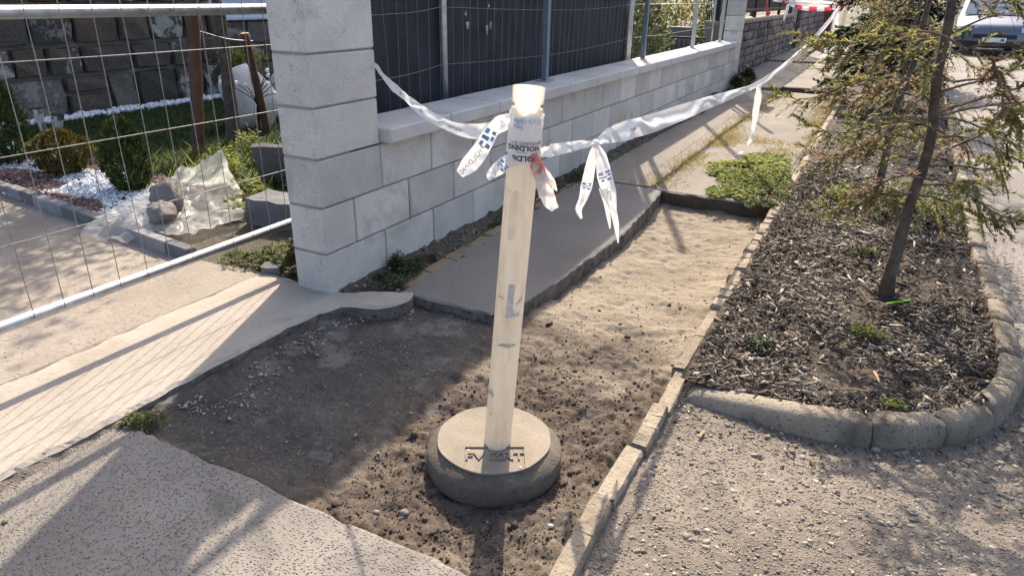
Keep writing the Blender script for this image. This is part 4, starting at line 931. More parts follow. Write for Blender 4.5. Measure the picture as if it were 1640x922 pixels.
# single stones one can point to
def stone(u, v, z, s, mat, label, seed, name='stone', flat=.65, cat='stone'):
    V, F = rock(1, (s, s*.8, s*flat), seed, .22); P = at(u, v, z); return solo(name, V+np.array([P[0], P[1], z+s*flat*.6]), F, mat, label, cat, smooth=True)
stone(8, 836, 0, .008, M['ybrick'], 'smooth tan pebble lying on the pavement slab at the left edge', 3, 'pebble', .6)
stone(532, 629, -.05, .013, M['blackmetal'], 'black lump of tar on the dark pit floor', 4, 'tar_lump', .6)
stone(886, 832, -.05, .007, M['ybrick'], 'yellowish pebble right of the barrier base, upper of a few', 5, 'pebble', .7)
stone(882, 843, -.05, .008, M['whitestone'], 'pale oblong pebble lying just right of the barrier base', 6, 'pebble', .6)
stone(735, 914, -.04, .008, M['ybrick'], 'round ochre pebble at the lower edge of the pit', 7, 'pebble', .8)
stone(648, 823, -.05, .013, M['greystone'], 'grey stone on the dirt left of the barrier base', 8)
stone(603, 822, -.05, .010, M['greystone'], 'small dark stone left of the grey one beside the pavement slab', 9)
stone(545, 602, -.052, .011, M['whitestone'], 'largest white pebble in the shaded part of the pit', 10, 'pebble', .6)
stone(326, 656, -.04, .012, M['stake'], 'reddish brown pebble on the shaded pit floor by the apron', 11, 'pebble', .5)
stone(1165, 663+18, -.04, .010, M['greystone'], 'grey pebble at the foot of the front kerb, leftmost', 12, 'pebble', .5)
stone(1402, 722, -.04, .014, M['greystone'], 'rounded grey stone lying before the front kerb', 13, 'pebble', .6)
stone(1060, 652, -.03, .010, M['greystone'], 'pebble in the crumbled gap of the edging stones', 14, 'pebble', .6)
stone(1042, 497+25, -.09, .016, M['soil'], 'dark clod of soil on the pale sand', 15, 'soil_clod', .6, 'soil')
for (u, v, lab, sd_) in ((1005, 540, 'clod of dark earth left of centre in the sandy pit', 1), (960, 556, 'clod of dark earth nearest the post on the right', 2)):
    stone(u, v, -.075, .014, M['soil'], lab, 20+sd_, 'soil_clod', .55, 'soil')
# ================================================================== PLANTS
def leaves(P, D, Nn, size, rndv, base=LEAF, wr=.5):
    n = len(P); size = np.broadcast_to(size, (n,)); return scatter(base, P, basis(D, Nn), np.c_[size, size*wr, size], rndv)
def clump(name, label, cx, cy, rx, ry, h, n, size, mat, seed, z0=0.0, wr=.5, group=None, rag=.35, sprawl=.5):
    """low leafy plant: leaves through a ragged mound"""
    rng = np.random.default_rng(seed); a = rng.uniform(0, 2*np.pi, n*2); r = np.sqrt(rng.uniform(0, 1, n*2))
    edge = 1+rag*fbm(np.c_[np.cos(a)*1.5, np.sin(a)*1.5, np.zeros(n*2)+seed], 1.3, 3, seed); k = r < 1.0
    X = cx+rx*r*edge*np.cos(a); Y = cy+ry*r*edge*np.sin(a); lump = .65+.5*fbm(xyz(X, Y), 2.2/max(rx, ry), 3, seed+1)
    Z = z0+h*np.clip(lump, .1, 1.3)*np.sqrt(np.clip(1-r*r*.85, 0, 1))*rng.uniform(.25, 1, n*2)**.6
    keep = rng.uniform(0, 1, n*2) < np.clip(.55+.9*fbm(xyz(X, Y), 3.5/max(rx, ry), 3, seed+2), .08, 1); X, Y, Z = X[keep][:n], Y[keep][:n], Z[keep][:n]; m = len(X)
    aa = rng.uniform(0, 2*np.pi, m); D = np.c_[np.cos(aa), np.sin(aa), rng.uniform(-.2, .7, m)]; Nn = np.c_[rng.normal(0, .45, m), rng.normal(0, .45, m), np.ones(m)]
    rv = np.clip(rng.normal(.5, .22, m)+.3*fbm(xyz(X, Y), 3/max(rx, ry), 2, seed+3), 0, 1)
    V, F, R_ = leaves(np.c_[X, Y, Z], D, Nn, size*rng.uniform(.6, 1.25, m), rv, LEAF, wr)
    # a few thin stems from the root
    t = thing(name, label, 'plant', (cx, cy, z0), group); part('foliage', V, F, mat, t, rnd=R_)
    mb = MB()
    for i in range(9):
        a_ = rng.uniform(0, 6.28); q = rng.uniform(.5, .95); P = np.array([(cx, cy, z0-.01), (cx+rx*q*.5*math.cos(a_), cy+ry*q*.5*math.sin(a_), z0+h*.5), (cx+rx*q*math.cos(a_), cy+ry*q*math.sin(a_), z0+h*.35)]); mb.tube(crom(P, 4), np.linspace(.002, .0008, 9), 4)
    mb.part('stems', M['twig'], t); return t
def clump_px(name, label, pts, h, n, size, mat, seed, z=0.0, **k):
    Q = np.array([at(u, v, z) for u, v in pts]); lo, hi = Q.min(0), Q.max(0); c = (lo+hi)/2
    return clump(name, label, c[0], c[1], (hi[0]-lo[0])/2, (hi[1]-lo[1])/2, h, n, size, mat, seed, z, **k)
clump('weed_clump', 'large bright green weed clump at the far corner of the pit', 1.20, 3.35, .30, .90, .062, 8000, .030, M['leaf'], 3, 0.0, .6, rag=.35)
clump('weed_clump', 'smaller bright green weed clump overlapping the edging stones', 1.40, 2.80, .16, .45, .06, 2600, .026, M['weed'], 4, 0.0, .6, rag=.3)
clump('weed_patch', 'dark green weed patch at the foot of the wall beside the near pillar', .095, .36, .085, .25, .06, 2200, .017, M['dkleaf'], 5, .0)
clump('weed_tuft', 'little upright dark weed against the wall in the near patch', .035, .42, .03, .05, .11, 320, .018, M['dkleaf'], 6, .01)
clump('weed_patch', 'sparse weed patch on the wall side of the footpath behind the barrier post', .13, 1.45, .07, .22, .04, 800, .018, M['dkleaf'], 7)
clump('weed_patch', 'narrow dark weed patch along the wall foot in mid distance', .10, 2.35, .08, .45, .05, 1500, .02, M['dkleaf'], 8)
clump('weed_patch', 'weeds along the shaded wall foot short of the far pillar', .08, 5.6, .08, .7, .09, 1300, .03, M['dkleaf'], 9)
clump('weed_patch', 'leafy weeds along the shaded wall foot, next to the far pillar', .06, 7.4, .08, .8, .13, 1500, .035, M['dkleaf'], 10)
clump('weed_bush', 'dark leafy weed bush at the foot of the far pillar', .10, 8.75, .16, .5, .28, 2600, .05, M['dkleaf'], 11, .04)
clump('weed_tuft', 'withered little weed at the corner of the pavement slab', .115, -.97, .075, .055, .035, 900, .012, M['weed'], 12, -.006)
clump('weed_tuft', 'dark green weed seedling in the mulch near the edging', 1.70, .42, .05, .05, .05, 260, .018, M['dkleaf'], 13, .03)
clump('weed_tuft', 'weed seedling in the mulch in front of the near trunk', 2.06, .72, .06, .05, .045, 260, .02, M['leaf'], 14, .03)
clump('weed_tuft', 'tiny green weed in the mulch close to the front kerb', 2.15, .21, .04, .03, .03, 160, .015, M['leaf'], 15, .03)
clump('weed_tuft', 'yellow green sprig lying in the mulch left of the near trunk', 2.0, 1.75, .10, .05, .03, 220, .02, M['weed'], 16, .03)
clump('weed_patch', 'sunlit yellowish weeds left of the near pillar behind the fence', -.46, .22, .20, .20, .10, 2600, .020, M['weed'], 17, .01)
clump('weed_tuft', 'leafy green weed right against the near pillar behind the fence', -.30, .22, .09, .14, .20, 1200, .026, M['weed'], 18, .01)
clump('weed_patch', 'thin weeds spreading onto the driveway behind the fence', -.62, .10, .16, .10, .04, 800, .016, M['weed'], 19, .02)
# dry grass
def blades(X, Y, Z, L, w_, rv, rng, lean=.5):
    n = len(X); a = rng.uniform(0, 6.28, n); D = np.c_[np.cos(a)*lean, np.sin(a)*lean, np.ones(n)]+rng.normal(0, .2, (n, 3)); Nn = np.c_[-np.sin(a), np.cos(a), rng.normal(0, .3, n)]
    return scatter(BLADE, np.c_[X, Y, Z], basis(D, Nn), np.c_[L, np.broadcast_to(w_, (n,)), L*.4], rv)
rng = np.random.default_rng(23)
n = 15000; Y = rng.uniform(2.56, 8.6, n); X = .67+rng.normal(0, .075, n)*rng.uniform(.3, 1.4, n)
k1 = int(n*.28); Y[:k1] = 4.45+rng.normal(0, .12, k1)+.3*rng.uniform(-1, 1, k1); X[:k1] = rng.uniform(.68, 1.45, k1)
k2 = int(n*.55); Y[k1:k2] = rng.uniform(4.3, 8.6, k2-k1); X[k1:k2] = 1.45-np.abs(rng.normal(0, .11, k2-k1))
kp = (fbm(xyz(X, Y), 3.2, 3, 81)+rng.uniform(-.6, .5, n)) > -.02; X, Y = X[kp], Y[kp]; n = len(X)
V, F, R_ = blades(X, Y, np.full(n, .0), rng.uniform(.015, .05, n), .0045, np.clip(rng.normal(.5, .25, n), 0, 1), rng, 1.1)
solo('dry_grass', V, F, M['dry'], 'dry yellow grass growing along the joints of the footpath', 'grass', kind='stuff', rnd=R_)

# ================================================================== CONIFERS IN THE BED
def conifer(label, base, top, nbr, zr, lenf, seed, mat, dens=1.0, extra=(), bare=.22, trunk_r=.022, crown='needles', nl=.027, twl=(.05, .16)):
    rng = np.random.default_rng(seed); base = np.asarray(base, float); top = np.asarray(top, float)
    t = thing('conifer_tree', label, 'tree', base)
    m = 26; q = np.linspace(0, 1, m); P = base+(top-base)*q[:, None]; P[:, :2] += (.020*np.stack([np.sin(q*11+seed), np.cos(q*9+seed)], 1)+.006*np.stack([np.sin(q*31+seed), np.cos(q*37)], 1))*np.minimum(1, q*5)[:, None]
    r = trunk_r*(1-.72*q)*(1+.35*np.exp(-q*30)); V, F = tube(P, r, 12); V += (fbm(V, 26, 4, seed)*.005)[:, None]*unit([1, 1, 0]); part('trunk', V, F, M['bark'], t, smooth=True)
    def trunk_at(z): return np.array([np.interp(z, P[:, 2], P[:, i]) for i in range(2)]+[z])
    limbs = MB(); NP, ND, NNn, NS, NR = [], [], [], [], []
    specs = []
    for i in range(nbr):
        z = zr[0]+(zr[1]-zr[0])*((i+rng.uniform(0, .9))/nbr); specs.append((z, rng.uniform(0, 2*np.pi) if not i % 3 else (i*2.4+rng.uniform(-.5, .5)), lenf(z)*rng.uniform(.6, 1.1), rng.uniform(.0, .8), rng.uniform(.1, .75), rng.uniform(0, 1) < bare*.5))
    specs += list(extra)
    for (z, az, L, up, droop, dead) in specs:
        S0 = trunk_at(z); q = np.linspace(0, 1, 12); hd = np.array([math.cos(az), math.sin(az), 0]); lat = np.array([-hd[1], hd[0], 0])
        C = S0+hd*(L*q)[:, None]+np.array([0, 0, 1.])*(L*(up*q-droop*q*q))[:, None]+lat*(L*.16*np.sin(q*4+az*5))[:, None]+np.array([0, 0, .05])*np.sin(q*8+az*3)[:, None]*q[:, None]
        limbs.tube(C, np.linspace(.0052*(.4+L), .0010, 12), 5, False)
        brown = dead or rng.uniform() < .04; nt_ = int(L/.017*dens)
        for j in range(nt_):
            f = .16+.84*(j+rng.uniform(0, .8))/nt_; c = np.array([np.interp(f, q, C[:, a]) for a in range(3)]); tg = unit(C[min(11, int(f*11)+1)]-C[int(f*11) if f < 1 else 10])
            sg = 1 if j % 2 else -1; tl = rng.uniform(*twl)*(1.15-.55*f)*(.6+.6*min(L, .8)); d = unit(tg*rng.uniform(.5, 1.0)+lat*sg*rng.uniform(.2, 1.0)+np.array([0, 0, rng.uniform(-.9, .7)]))
            k = 5; s = np.linspace(0, 1, k); Tq = c+d*(tl*s)[:, None]+np.array([0, 0, -.35*tl])*(s*s)[:, None]
            limbs.tube(Tq, np.linspace(.0012, .0005, k), 3, False)
            if f < .42 and rng.uniform() < .55: continue
            if rng.uniform() < bare: continue
            nn = int(tl/.0027*dens); s = rng.uniform(.08, 1.05, nn); c2 = np.stack([np.interp(np.clip(s, 0, 1), np.linspace(0, 1, k), Tq[:, a]) for a in range(3)], 1)
            l2 = unit(np.cross(d, [0, 0, 1.])); sgn = rng.choice([-1, 1], nn); D = d*.75+l2*(sgn*rng.uniform(.3, .9, nn))[:, None]+np.array([0, 0, 1.])*rng.uniform(-.35, .45, nn)[:, None]
            NP.append(c2); ND.append(D); NNn.append(np.c_[rng.normal(0, .35, nn), rng.normal(0, .35, nn), np.ones(nn)]); NS.append(nl*rng.uniform(.6, 1.2, nn)*(1-.35*s))
            NR.append(np.clip(rng.normal(.45, .17, nn)+rng.normal(0, .1), 0, .8) if not (brown or rng.uniform() < .03) else np.clip(rng.normal(.93, .05, nn), .8, 1))
    limbs.part('branches', M['twig'], t)
    V, F, R_ = scatter(NEED, np.vstack(NP), basis(np.vstack(ND), np.vstack(NNn)), np.c_[np.concatenate(NS), np.concatenate(NS)*.34, np.concatenate(NS)], np.concatenate(NR))
    part('needles', V, F, mat, t, rnd=R_); return t
def az_to(u, v, base, d):   # heading from the trunk towards a surveyed direction
    P = ondepth(u, v, base); e = P-base; return math.atan2(e[1]*1.0+d*HF[1], e[0]*1.0+d*HF[0])
T1 = np.array([2.115, 1.165, .03]); RH = np.array([RIGHT[0], RIGHT[1], 0])
aR = math.atan2(RH[1], RH[0]); aL = aR+math.pi
ext = [(.80, aR+.10, .80, .62, .10, False), (.76, aR-.10, .70, .52, .12, False), (.70, aR-.3, .62, .18, .45, False), (.46, aR-.15, .58, .02, .20, False), (.52, aR-.45, .50, .02, .30, False), (.62, aR+.25, .58, .15, .4, False),
       (.50, aL+.15, .42, .10, .25, False), (.62, aL-.2, .46, .25, .2, False), (.75, aL+.3, .55, .3, .3, False), (.86, aL-.1, .6, .35, .3, False), (.95, aL+.25, .60, .4, .2, False), (.44, aL-.4, .33, .05, .15, False), (.42, aR+.9, .35, .1, .2, False),
       (.9, aR+.2, .55, .5, .2, False), (1.0, aR-.2, .6, .5, .3, False), (.56, aL+.6, .4, .15, .3, True), (.68, aR+.5, .45, .2, .3, True), (.72, aL+.05, .5, .1, .2, True)]
conifer('sparse yellowish green conifer nearest the camera in the mulched bed', T1, T1+np.array([-.03, .03, 2.3]), 22, (.5, 2.2), lambda z: .62-.18*max(0, z-.9), 5, M['needle'], 1.15, ext, .10, .0255)
T2 = np.array([2.03, 2.74, .03])
conifer('second sparse conifer with brown twigs close behind the nearest one', T2, T2+np.array([.03, .05, 2.3]), 40, (.30, 2.2), lambda z: .50-.12*max(0, z-.9), 9, M['needle'], .85, (), .15, .024)
T3 = np.array([2.08, 5.2, .03])
conifer('third, browner conifer in the bed beyond the second one', T3, T3+np.array([0, 0, 2.2]), 40, (.2, 2.1), lambda z: .58-.15*max(0, z-.8), 13, M['needle'], .6, (), .3, .022, nl=.036, twl=(.1, .24))
T4 = np.array([1.84, 7.9, .03])
conifer('dense dark green conifer in the bed beside the far barrier post', T4, T4+np.array([0, 0, 2.2]), 74, (.25, 2.1), lambda z: .85-.28*max(0, z-.5), 17, M['dkneedle'], .85, (), .05, .028, nl=.055, twl=(.10, .26))
T5 = np.array([2.2, 11.2, .03])
conifer('small dark conifer farthest along the planting bed', T5, T5+np.array([0, 0, 2.1]), 46, (.2, 2.0), lambda z: .85-.3*max(0, z-.5), 19, M['dkneedle'], .6, (), .05, .028, nl=.07, twl=(.12, .28))
clump('weed_patch', 'low yellow flowering weeds around the second trunk in the bed', 2.22, 2.75, .22, .5, .14, 1700, .03, M['weed'], 31, .03)
clump('weed_patch', 'green weeds at the foot of the second trunk, left side', 1.86, 2.85, .10, .16, .12, 420, .03, M['leaf'], 32, .03)
clump('weed_patch', 'straggling weeds by the edging stones half way along the bed', 1.68, 6.6, .12, .7, .12, 1000, .04, M['weed'], 33, .03)
ts = solo('plant_label', np.array([at(1388, 478, .05), at(1445, 488, .035), at(1460, 482, .05), at(1425, 476, .06)]), [(0, 1, 2, 3), (3, 2, 1, 0)], M['blackplastic'], 'black and green plastic scrap in the mulch in front of the near trunk', 'plastic scrap')
P0, P1 = at(1418, 486, .058), at(1458, 480, .062); MB().tube(np.array([P0, P1]), .004, 6).part('green_edge', m_plain('lime_plastic', (.35, .65, .06), .4), ts)
for (u0, v0, u1, v1, lab) in ((1375, 462, 1392, 485, 'thin grey stick lying beside the near trunk'), (1345, 622, 1392, 626, 'long pale wood splinter on the mulch near the front kerb'), (1400, 595, 1408, 612, 'orange brown wood splinter in the middle of the mulch'), (1120, 700, 1128, 690, 'loose pale chip of wood on the aggregate paving')):
    P0, P1 = at(u0, v0, .055 if v0 < 650 else -.034), at(u1, v1, .05 if v0 < 650 else -.034); V, F = tube(np.array([P0, (P0+P1)/2+[0, 0, .004], P1]), [.006, .005, .003], 5); solo('wood_splinter', V, F, M['cutwood'] if 'orange' in lab else M['twig'] if 'grey' in lab else M['stake'] if 0 else M['cutwood'], lab, 'wood')

# ================================================================== GARDEN BEHIND THE FENCE
def stone_face(parent, x, y0, y1, z0, z1, hrow, wrow, seed, mat, depth=.12, joint=.028, axis='x'):
    rr = random.Random(seed); z = z0; row = 0
    while z < z1-.04:
        h = min(rr.uniform(*hrow), z1-z); y = y0-rr.uniform(0, wrow[0])*(row % 2)
        while y < y1-.05:
            w_ = rr.uniform(*wrow); a, b = max(y, y0), min(y+w_, y1); y += w_
            if b-a < .07: continue
            rows = [(z, h)] if rr.random() < .78 or h < .22 else [(z, h*.55), (z+h*.55, h*.45)]
            for (zz, hh) in rows:
                bm = bmesh.new(); bmesh.ops.create_cube(bm, size=1); bmesh.ops.subdivide_edges(bm, edges=bm.edges[:], cuts=1, use_grid_fill=True)
                V = np.array([v.co[:] for v in bm.verts]); F = [[v.index for v in f.verts] for f in bm.faces]; bm.free()
                corner = np.abs(V).min(1) > .4; V = np.where(corner[:, None], V*.93, V); V[:, 0] += .10*(np.abs(V[:, 1]) < .2)*(np.abs(V[:, 2]) < .2)
                V = V*np.array([depth, b-a-joint, hh-joint])+np.array([x-depth/2+rr.uniform(-.012, .012), (a+b)/2, zz+hh/2]); V += fbm(V, 9, 3, rr.randint(0, 999))[:, None]*np.array([.018, .012, .012])
                part('stone', V, F, mat, parent)
        z += h; row += 1
house = thing('stone_house', 'house with a rough grey and brown stone base behind the garden', 'house', (-8, 4, 0))
stone_face(house, -5.33, -1.6, 4.12, 0.0, 1.75, (.28, .46), (.26, .56), 5, M['stone'], .12, .042)
MB().box((-12, -1.65, -.1), (-5.41, 4.10, 1.8)).part('wall_core', M['mortar'], house)
MB().box((-12, -1.65, 1.802), (-5.36, 4.12, 6.0), .01).part('upper_wall', M['white_panel'], house)
stone_face(house, -5.83, 4.2, 7.2, 0.0, .84, (.24, .36), (.24, .44), 9, M['stone'])
MB().box((-12, 4.11, -.1), (-5.91, 12, .84)).part('wall_core', M['mortar'], house)
MB().box((-12, 4.12, .842), (-5.86, 12, 6.0), .01).part('upper_wall', M['white_panel'], house)
MB().box((-5.857, 4.13, .846), (-5.80, 7.2, .885), .005).part('window_sill', M['white_panel'], house)
# lawn
rng = np.random.default_rng(41)
n = 26000; X = rng.uniform(-5.0, -1.2, n); Y = rng.uniform(.95, 5.5, n); k = (Y > .95+np.clip((-2.4-X)*.05, 0, 1)); X, Y = X[k], Y[k]; n = len(X)
V, F, R_ = blades(X, Y, np.full(n, .008), rng.uniform(.03, .075, n), .006, np.clip(rng.normal(.5, .22, n), 0, 1), rng, .6)
solo('lawn_grass', V, F, M['grass'], 'short green lawn in the shade of the house', 'grass', kind='stuff', rnd=R_)
n = 900; X = rng.uniform(-2.9, -.55, n); Y = .75+rng.uniform(0, 1.1, n)+np.clip(-.9-X, 0, 1)*.25
V, F, R_ = blades(X, Y, np.full(n, .008), rng.uniform(.05, .17, n), .006, np.clip(rng.normal(.6, .25, n), 0, 1), rng, .8)
solo('tall_grass', V, F, M['leaf'], 'unmown tufts of taller grass around the rubble in the garden', 'grass', kind='stuff', rnd=R_)
# pebble bed
BEDP = np.array([at(-150, 270, .05)[:2], at(0, 303, .05)[:2], at(150, 352, .05)[:2], at(232, 376, .05)[:2], at(300, 330, .03)[:2], at(262, 283, .03)[:2], at(180, 262, .03)[:2], at(60, 232, .03)[:2], at(-120, 215, .03)[:2]])
def peb_zone(X, Y):
    r = np.zeros(len(X))
    for (u, v, ru, rv) in ((25, 288, .42, .22), (105, 325, .36, .12), (158, 263, .26, .18), (258, 287, .22, .16), (62, 250, .10, .25)):
        c = at(u, v, .03); r = np.maximum(r, 1.15-np.hypot((X-c[0])/ru, (Y-c[1])/rv)+.25*fbm(xyz(X, Y), 6, 2, 3))
    return r > .15
n = 26000; X = rng.uniform(-4.6, -1.2, n); Y = rng.uniform(-.1, 1.6, n); k = inpoly(X, Y, BEDP); X, Y = X[k], Y[k]; red = peb_zone(X, Y)
base = (ICO0[0]*(1+.22*fbm(ICO0[0], 1.7, 2, 5))[:, None], ICO0[1])
for nm, msk, mat, sz, lab in (('white_pebbles', ~red, M['pebw'], .0115, 'white pebbles in the garden bed'), ('red_stones', red, M['pebr'], .015, 'reddish brown decorative stones in the garden bed')):
    x, y = X[msk], Y[msk]; m = len(x); s_ = sz*rng.uniform(.65, 1.3, m); V, F, R_ = scatter(base, np.c_[x, y, .022+s_*.4+rng.uniform(0, .012, m)], rnd_rot(m, .5, rng), np.c_[s_, s_*.75, s_*.6], rng.uniform(0, 1, m))
    solo(nm, V, F, mat, lab, 'pebbles', kind='stuff', rnd=R_)
n = 900; Y = rng.uniform(1.2, 4.1, n); X = -5.16+rng.normal(0, .06, n); s_ = rng.uniform(.018, .035, n)
V, F, R_ = scatter(base, np.c_[X, Y, .02+s_*.4], rnd_rot(n, .5, rng), np.c_[s_, s_*.75, s_*.6], rng.uniform(0, 1, n)); solo('white_gravel_strip', V, F, M['pebw'], 'strip of white gravel along the foot of the stone house', 'gravel', kind='stuff', rnd=R_)
# small kerb blocks along the bed
ed = thing('block_edging', 'low edging of alternating grey blocks between driveway and garden bed', 'edging', (-2.2, .12, 0))
E0, E1 = np.array([-3.6, .285]), np.array([-.90, .0]); dv = (E1-E0)/np.linalg.norm(E1-E0); Lh = np.linalg.norm(E1-E0); ang = math.atan2(dv[1], dv[0]); s_ = 0; i = 0
while s_ < Lh-.1:
    L = .172; V, F = cbox((L-.004, .06, .12), .005); c, s = math.cos(ang), math.sin(ang); q = E0+dv*(s_+L/2); rr = random.Random(i)
    V = np.c_[V[:, 0]*c-V[:, 1]*s, V[:, 0]*s+V[:, 1]*c, V[:, 2]]+np.array([q[0], q[1]+rr.uniform(-.004, .004), .02+rr.uniform(-.004, .004)])
    part('edging_block', V, F, M['greyblock'] if i % 3 == 0 else M['paver'], ed); s_ += L; i += 1
# thuja bushes
def thuja(label, c, r, h, n, mat, seed, shape='cone', size=.035):
    rng = np.random.default_rng(seed); t = thing('thuja_bush', label, 'bush', (c[0], c[1], .02)); z = rng.uniform(0, 1, n)
    prof = (np.sin(np.clip(z*.93+.07, 0, 1)*np.pi)**.6) if shape == 'ball' else np.interp(z, [0, .12, .35, .75, .95, 1], [.55, .85, 1, .78, .4, .12])
    a = rng.uniform(0, 2*np.pi, n); lump = 1+.28*fbm(np.c_[np.cos(a)*2, np.sin(a)*2, z*4], 1.4, 3, seed); rr = r*prof*lump*np.where(rng.uniform(0, 1, n) > .93, rng.uniform(1.0, 1.22, n), rng.uniform(.5, 1.03, n)**.5)
    P = np.c_[c[0]+rr*np.cos(a), c[1]+rr*np.sin(a), .03+z*h]; D = np.c_[np.cos(a)*.6, np.sin(a)*.6, np.full(n, .9)]+rng.normal(0, .3, (n, 3)); Nn = np.c_[np.cos(a), np.sin(a), np.full(n, .2)]+rng.normal(0, .4, (n, 3))
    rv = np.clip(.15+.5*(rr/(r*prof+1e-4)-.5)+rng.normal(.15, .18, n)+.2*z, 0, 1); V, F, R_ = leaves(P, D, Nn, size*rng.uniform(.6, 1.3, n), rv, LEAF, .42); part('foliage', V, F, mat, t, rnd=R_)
    V, F = tube(np.array([(c[0], c[1], -.02), (c[0], c[1], h*.6)]), [.02, .008], 8); part('stem', V, F, M['twig'], t); return t
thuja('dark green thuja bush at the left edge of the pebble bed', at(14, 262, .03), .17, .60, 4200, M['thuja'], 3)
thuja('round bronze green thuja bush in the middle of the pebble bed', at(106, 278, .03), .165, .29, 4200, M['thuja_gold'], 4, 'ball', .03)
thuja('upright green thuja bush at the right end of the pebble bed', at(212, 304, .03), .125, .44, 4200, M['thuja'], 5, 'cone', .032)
# solar lamps
for (u0, v0, u1, v1, lab) in ((58, 173, 72, 218, 'steel garden lamp with frosted glass, left of the pair'), (92, 183, 96, 222, 'steel garden lamp with frosted glass, right of the pair')):
    B = at(u1, v1, .02); Tp = ondepth(u0, v0, B); a = unit(Tp-B); L = np.linalg.norm(Tp-B); t = thing('garden_lamp', lab, 'garden lamp', B, 'solar lamps in the garden')
    for nm, s0, s1, r0, r1, mt in (('post', 0, .5, .032, .032, 'chrome'), ('lamp_glass', .5, .80, .030, .042, 'lampglass'), ('lamp_cap', .80, .97, .046, .046, 'chrome'), ('solar_top', .97, 1.0, .049, .049, 'blackplastic')):
        V, F = tube(np.array([B+a*L*s0, B+a*L*s1]), [r0, r1], 20); part(nm, V, F, M[mt], t, smooth=False)
# young tree with stakes
YT = np.array([-2.93, 2.06, 0]); t = thing('young_tree', 'young tree with thin dark trunk between the wooden stakes', 'tree', YT)
P = crom(np.array([YT, onx(372, 190, -2.93), onx(362, 110, -2.93), onx(352, 25, -2.93), (-2.95, 2.1, 1.5), (-2.9, 2.1, 2.3)]), 6); V, F = tube(P, np.linspace(.062, .03, len(P)), 12); V += (fbm(V, 30, 3, 2)*.008)[:, None]*unit([1, 1, 0]); part('trunk', V, F, M['bark'], t, smooth=True)
lm = MB(); rng = np.random.default_rng(51); LP = []
for i in range(26):
    a = i*2.4; L = rng.uniform(.5, 1.0); S0 = np.array([-2.92, 2.09, 1.5+.05*i*.9]); E_ = S0+np.array([math.cos(a)*L, math.sin(a)*L, rng.uniform(.15, .6)]); C = crom(np.array([S0, (S0+E_)/2+[0, 0, .06], E_]), 5); lm.tube(C, np.linspace(.014, .004, len(C)), 5, False); LP.append(C)
lm.part('limbs', M['twig'], t); C = np.vstack(LP); n = 5200; P = C[rng.integers(0, len(C), n)]+rng.normal(0, .13, (n, 3)); P = P[P[:, 2] > 1.5]; n = len(P)
V, F, R_ = leaves(P, rng.normal(0, 1, (n, 3)), rng.normal(0, 1, (n, 3)), rng.uniform(.04, .075, n), rng.uniform(0, 1, n), LEAF, .6); part('crown', V, F, M['tree_leaf'], t, rnd=R_)
def stake(p, r, label, cut=True):
    t = thing('wooden_stake', label, 'stake', p[0], 'stakes around the young tree'); C = crom(np.array(p), 8); V, F = tube(C, np.full(len(C), r), 12); V += (fbm(V, 24, 3, 7)*.004)[:, None]*unit([1, 1, 0]); part('shaft', V, F, M['stake'], t, smooth=True)
    if cut: a = unit(C[-1]-C[-2]); V, F = tube(np.array([C[-1], C[-1]+a*.004]), r*.97, 12); part('cut_end', V, F, M['cutwood'], t)
stake([onx(318, 246, -2.76)*[1, 1, 0], onx(315, 150, -2.76), onx(307, 20, -2.76), (-2.78, 1.76, 1.7)], .047, 'stout brown wooden stake standing left of the young tree')
stake([onx(430, 222, -3.0)*[1, 1, 0], onx(412, 140, -3.0), onx(392, 54, -3.0)], .036, 'slanting wooden stake with a pale cut top near the pillar')
A_, B_ = onx(318, 50, -2.74), onx(405, 66, -3.0); V, F = tube(crom(np.array([A_, (A_+B_)/2-[0, 0, .02], B_]), 6), .004, 5); solo('tie_string', V, F, M['wire'], 'thin string tying the young tree between its stakes', 'string')
# boulder, pot, ornament
V, F = crag(2, (1, 1, 1), 12); bx = onx(402, 175, -3.35)
solo('white_boulder', V*np.array([.26, .30, .30])+np.array([-3.4, bx[1]+.05, .20]), F, M['whitestone'], 'large white angular boulder on the lawn behind the stakes', 'boulder', smooth=False)
V, F = crag(1, (1, 1, 1), 15); bx = onx(446, 160, -3.9); solo('white_rock', V*np.array([.16, .2, .2])+np.array([-3.9, bx[1]+.1, .2]), F, M['whitestone'], 'smaller white rock half hidden behind the near pillar', 'rock')
PB = onx(392, 126, -5.2); fpot = t = thing('flower_pot', 'terracotta flower pot with green plant by the house wall', 'flower pot', (PB[0], PB[1], .02)); zz = PB[2]
V, F = tube(np.array([(PB[0], PB[1], .02), (PB[0], PB[1], zz), (PB[0], PB[1], zz+.10), (PB[0], PB[1], zz+.15)]), [.14, .17, .20, .22], 20); part('pot', V, F, M['terracotta'], t, smooth=True)
rng = np.random.default_rng(61); n = 420; P = np.c_[PB[0]+rng.normal(0, .11, n), PB[1]+rng.normal(0, .13, n), zz+.15+rng.uniform(0, .17, n)]; V, F, R_ = leaves(P, rng.normal(0, 1, (n, 3))+[0, 0, .8], rng.normal(0, 1, (n, 3)), .06, rng.uniform(.2, 1, n)); part('foliage', V, F, M['leaf'], t, rnd=R_)
OR = onx(412, 182, -3.0)*[1, 1, 0]; t = thing('garden_ornament', 'dark wire ornament with small white balls beside the white boulder', 'ornament', OR)
for (u, v) in ((354, 132), (378, 133), (393, 137), (428, 113), (429, 121), (429, 134), (440, 150), (448, 128)):
    b = onx(412, 168, -3.0); e = onx(u, v, -3.0); V, F = tube(crom(np.array([OR, b, (b+e)/2+[0, 0, .03], e]), 5), .0045, 5); part('wire_stem', V, F, M['blackmetal'], t)
    V, F = ICO1; part('ball', V*.020+e, F, M['lampglass'], t, smooth=True)
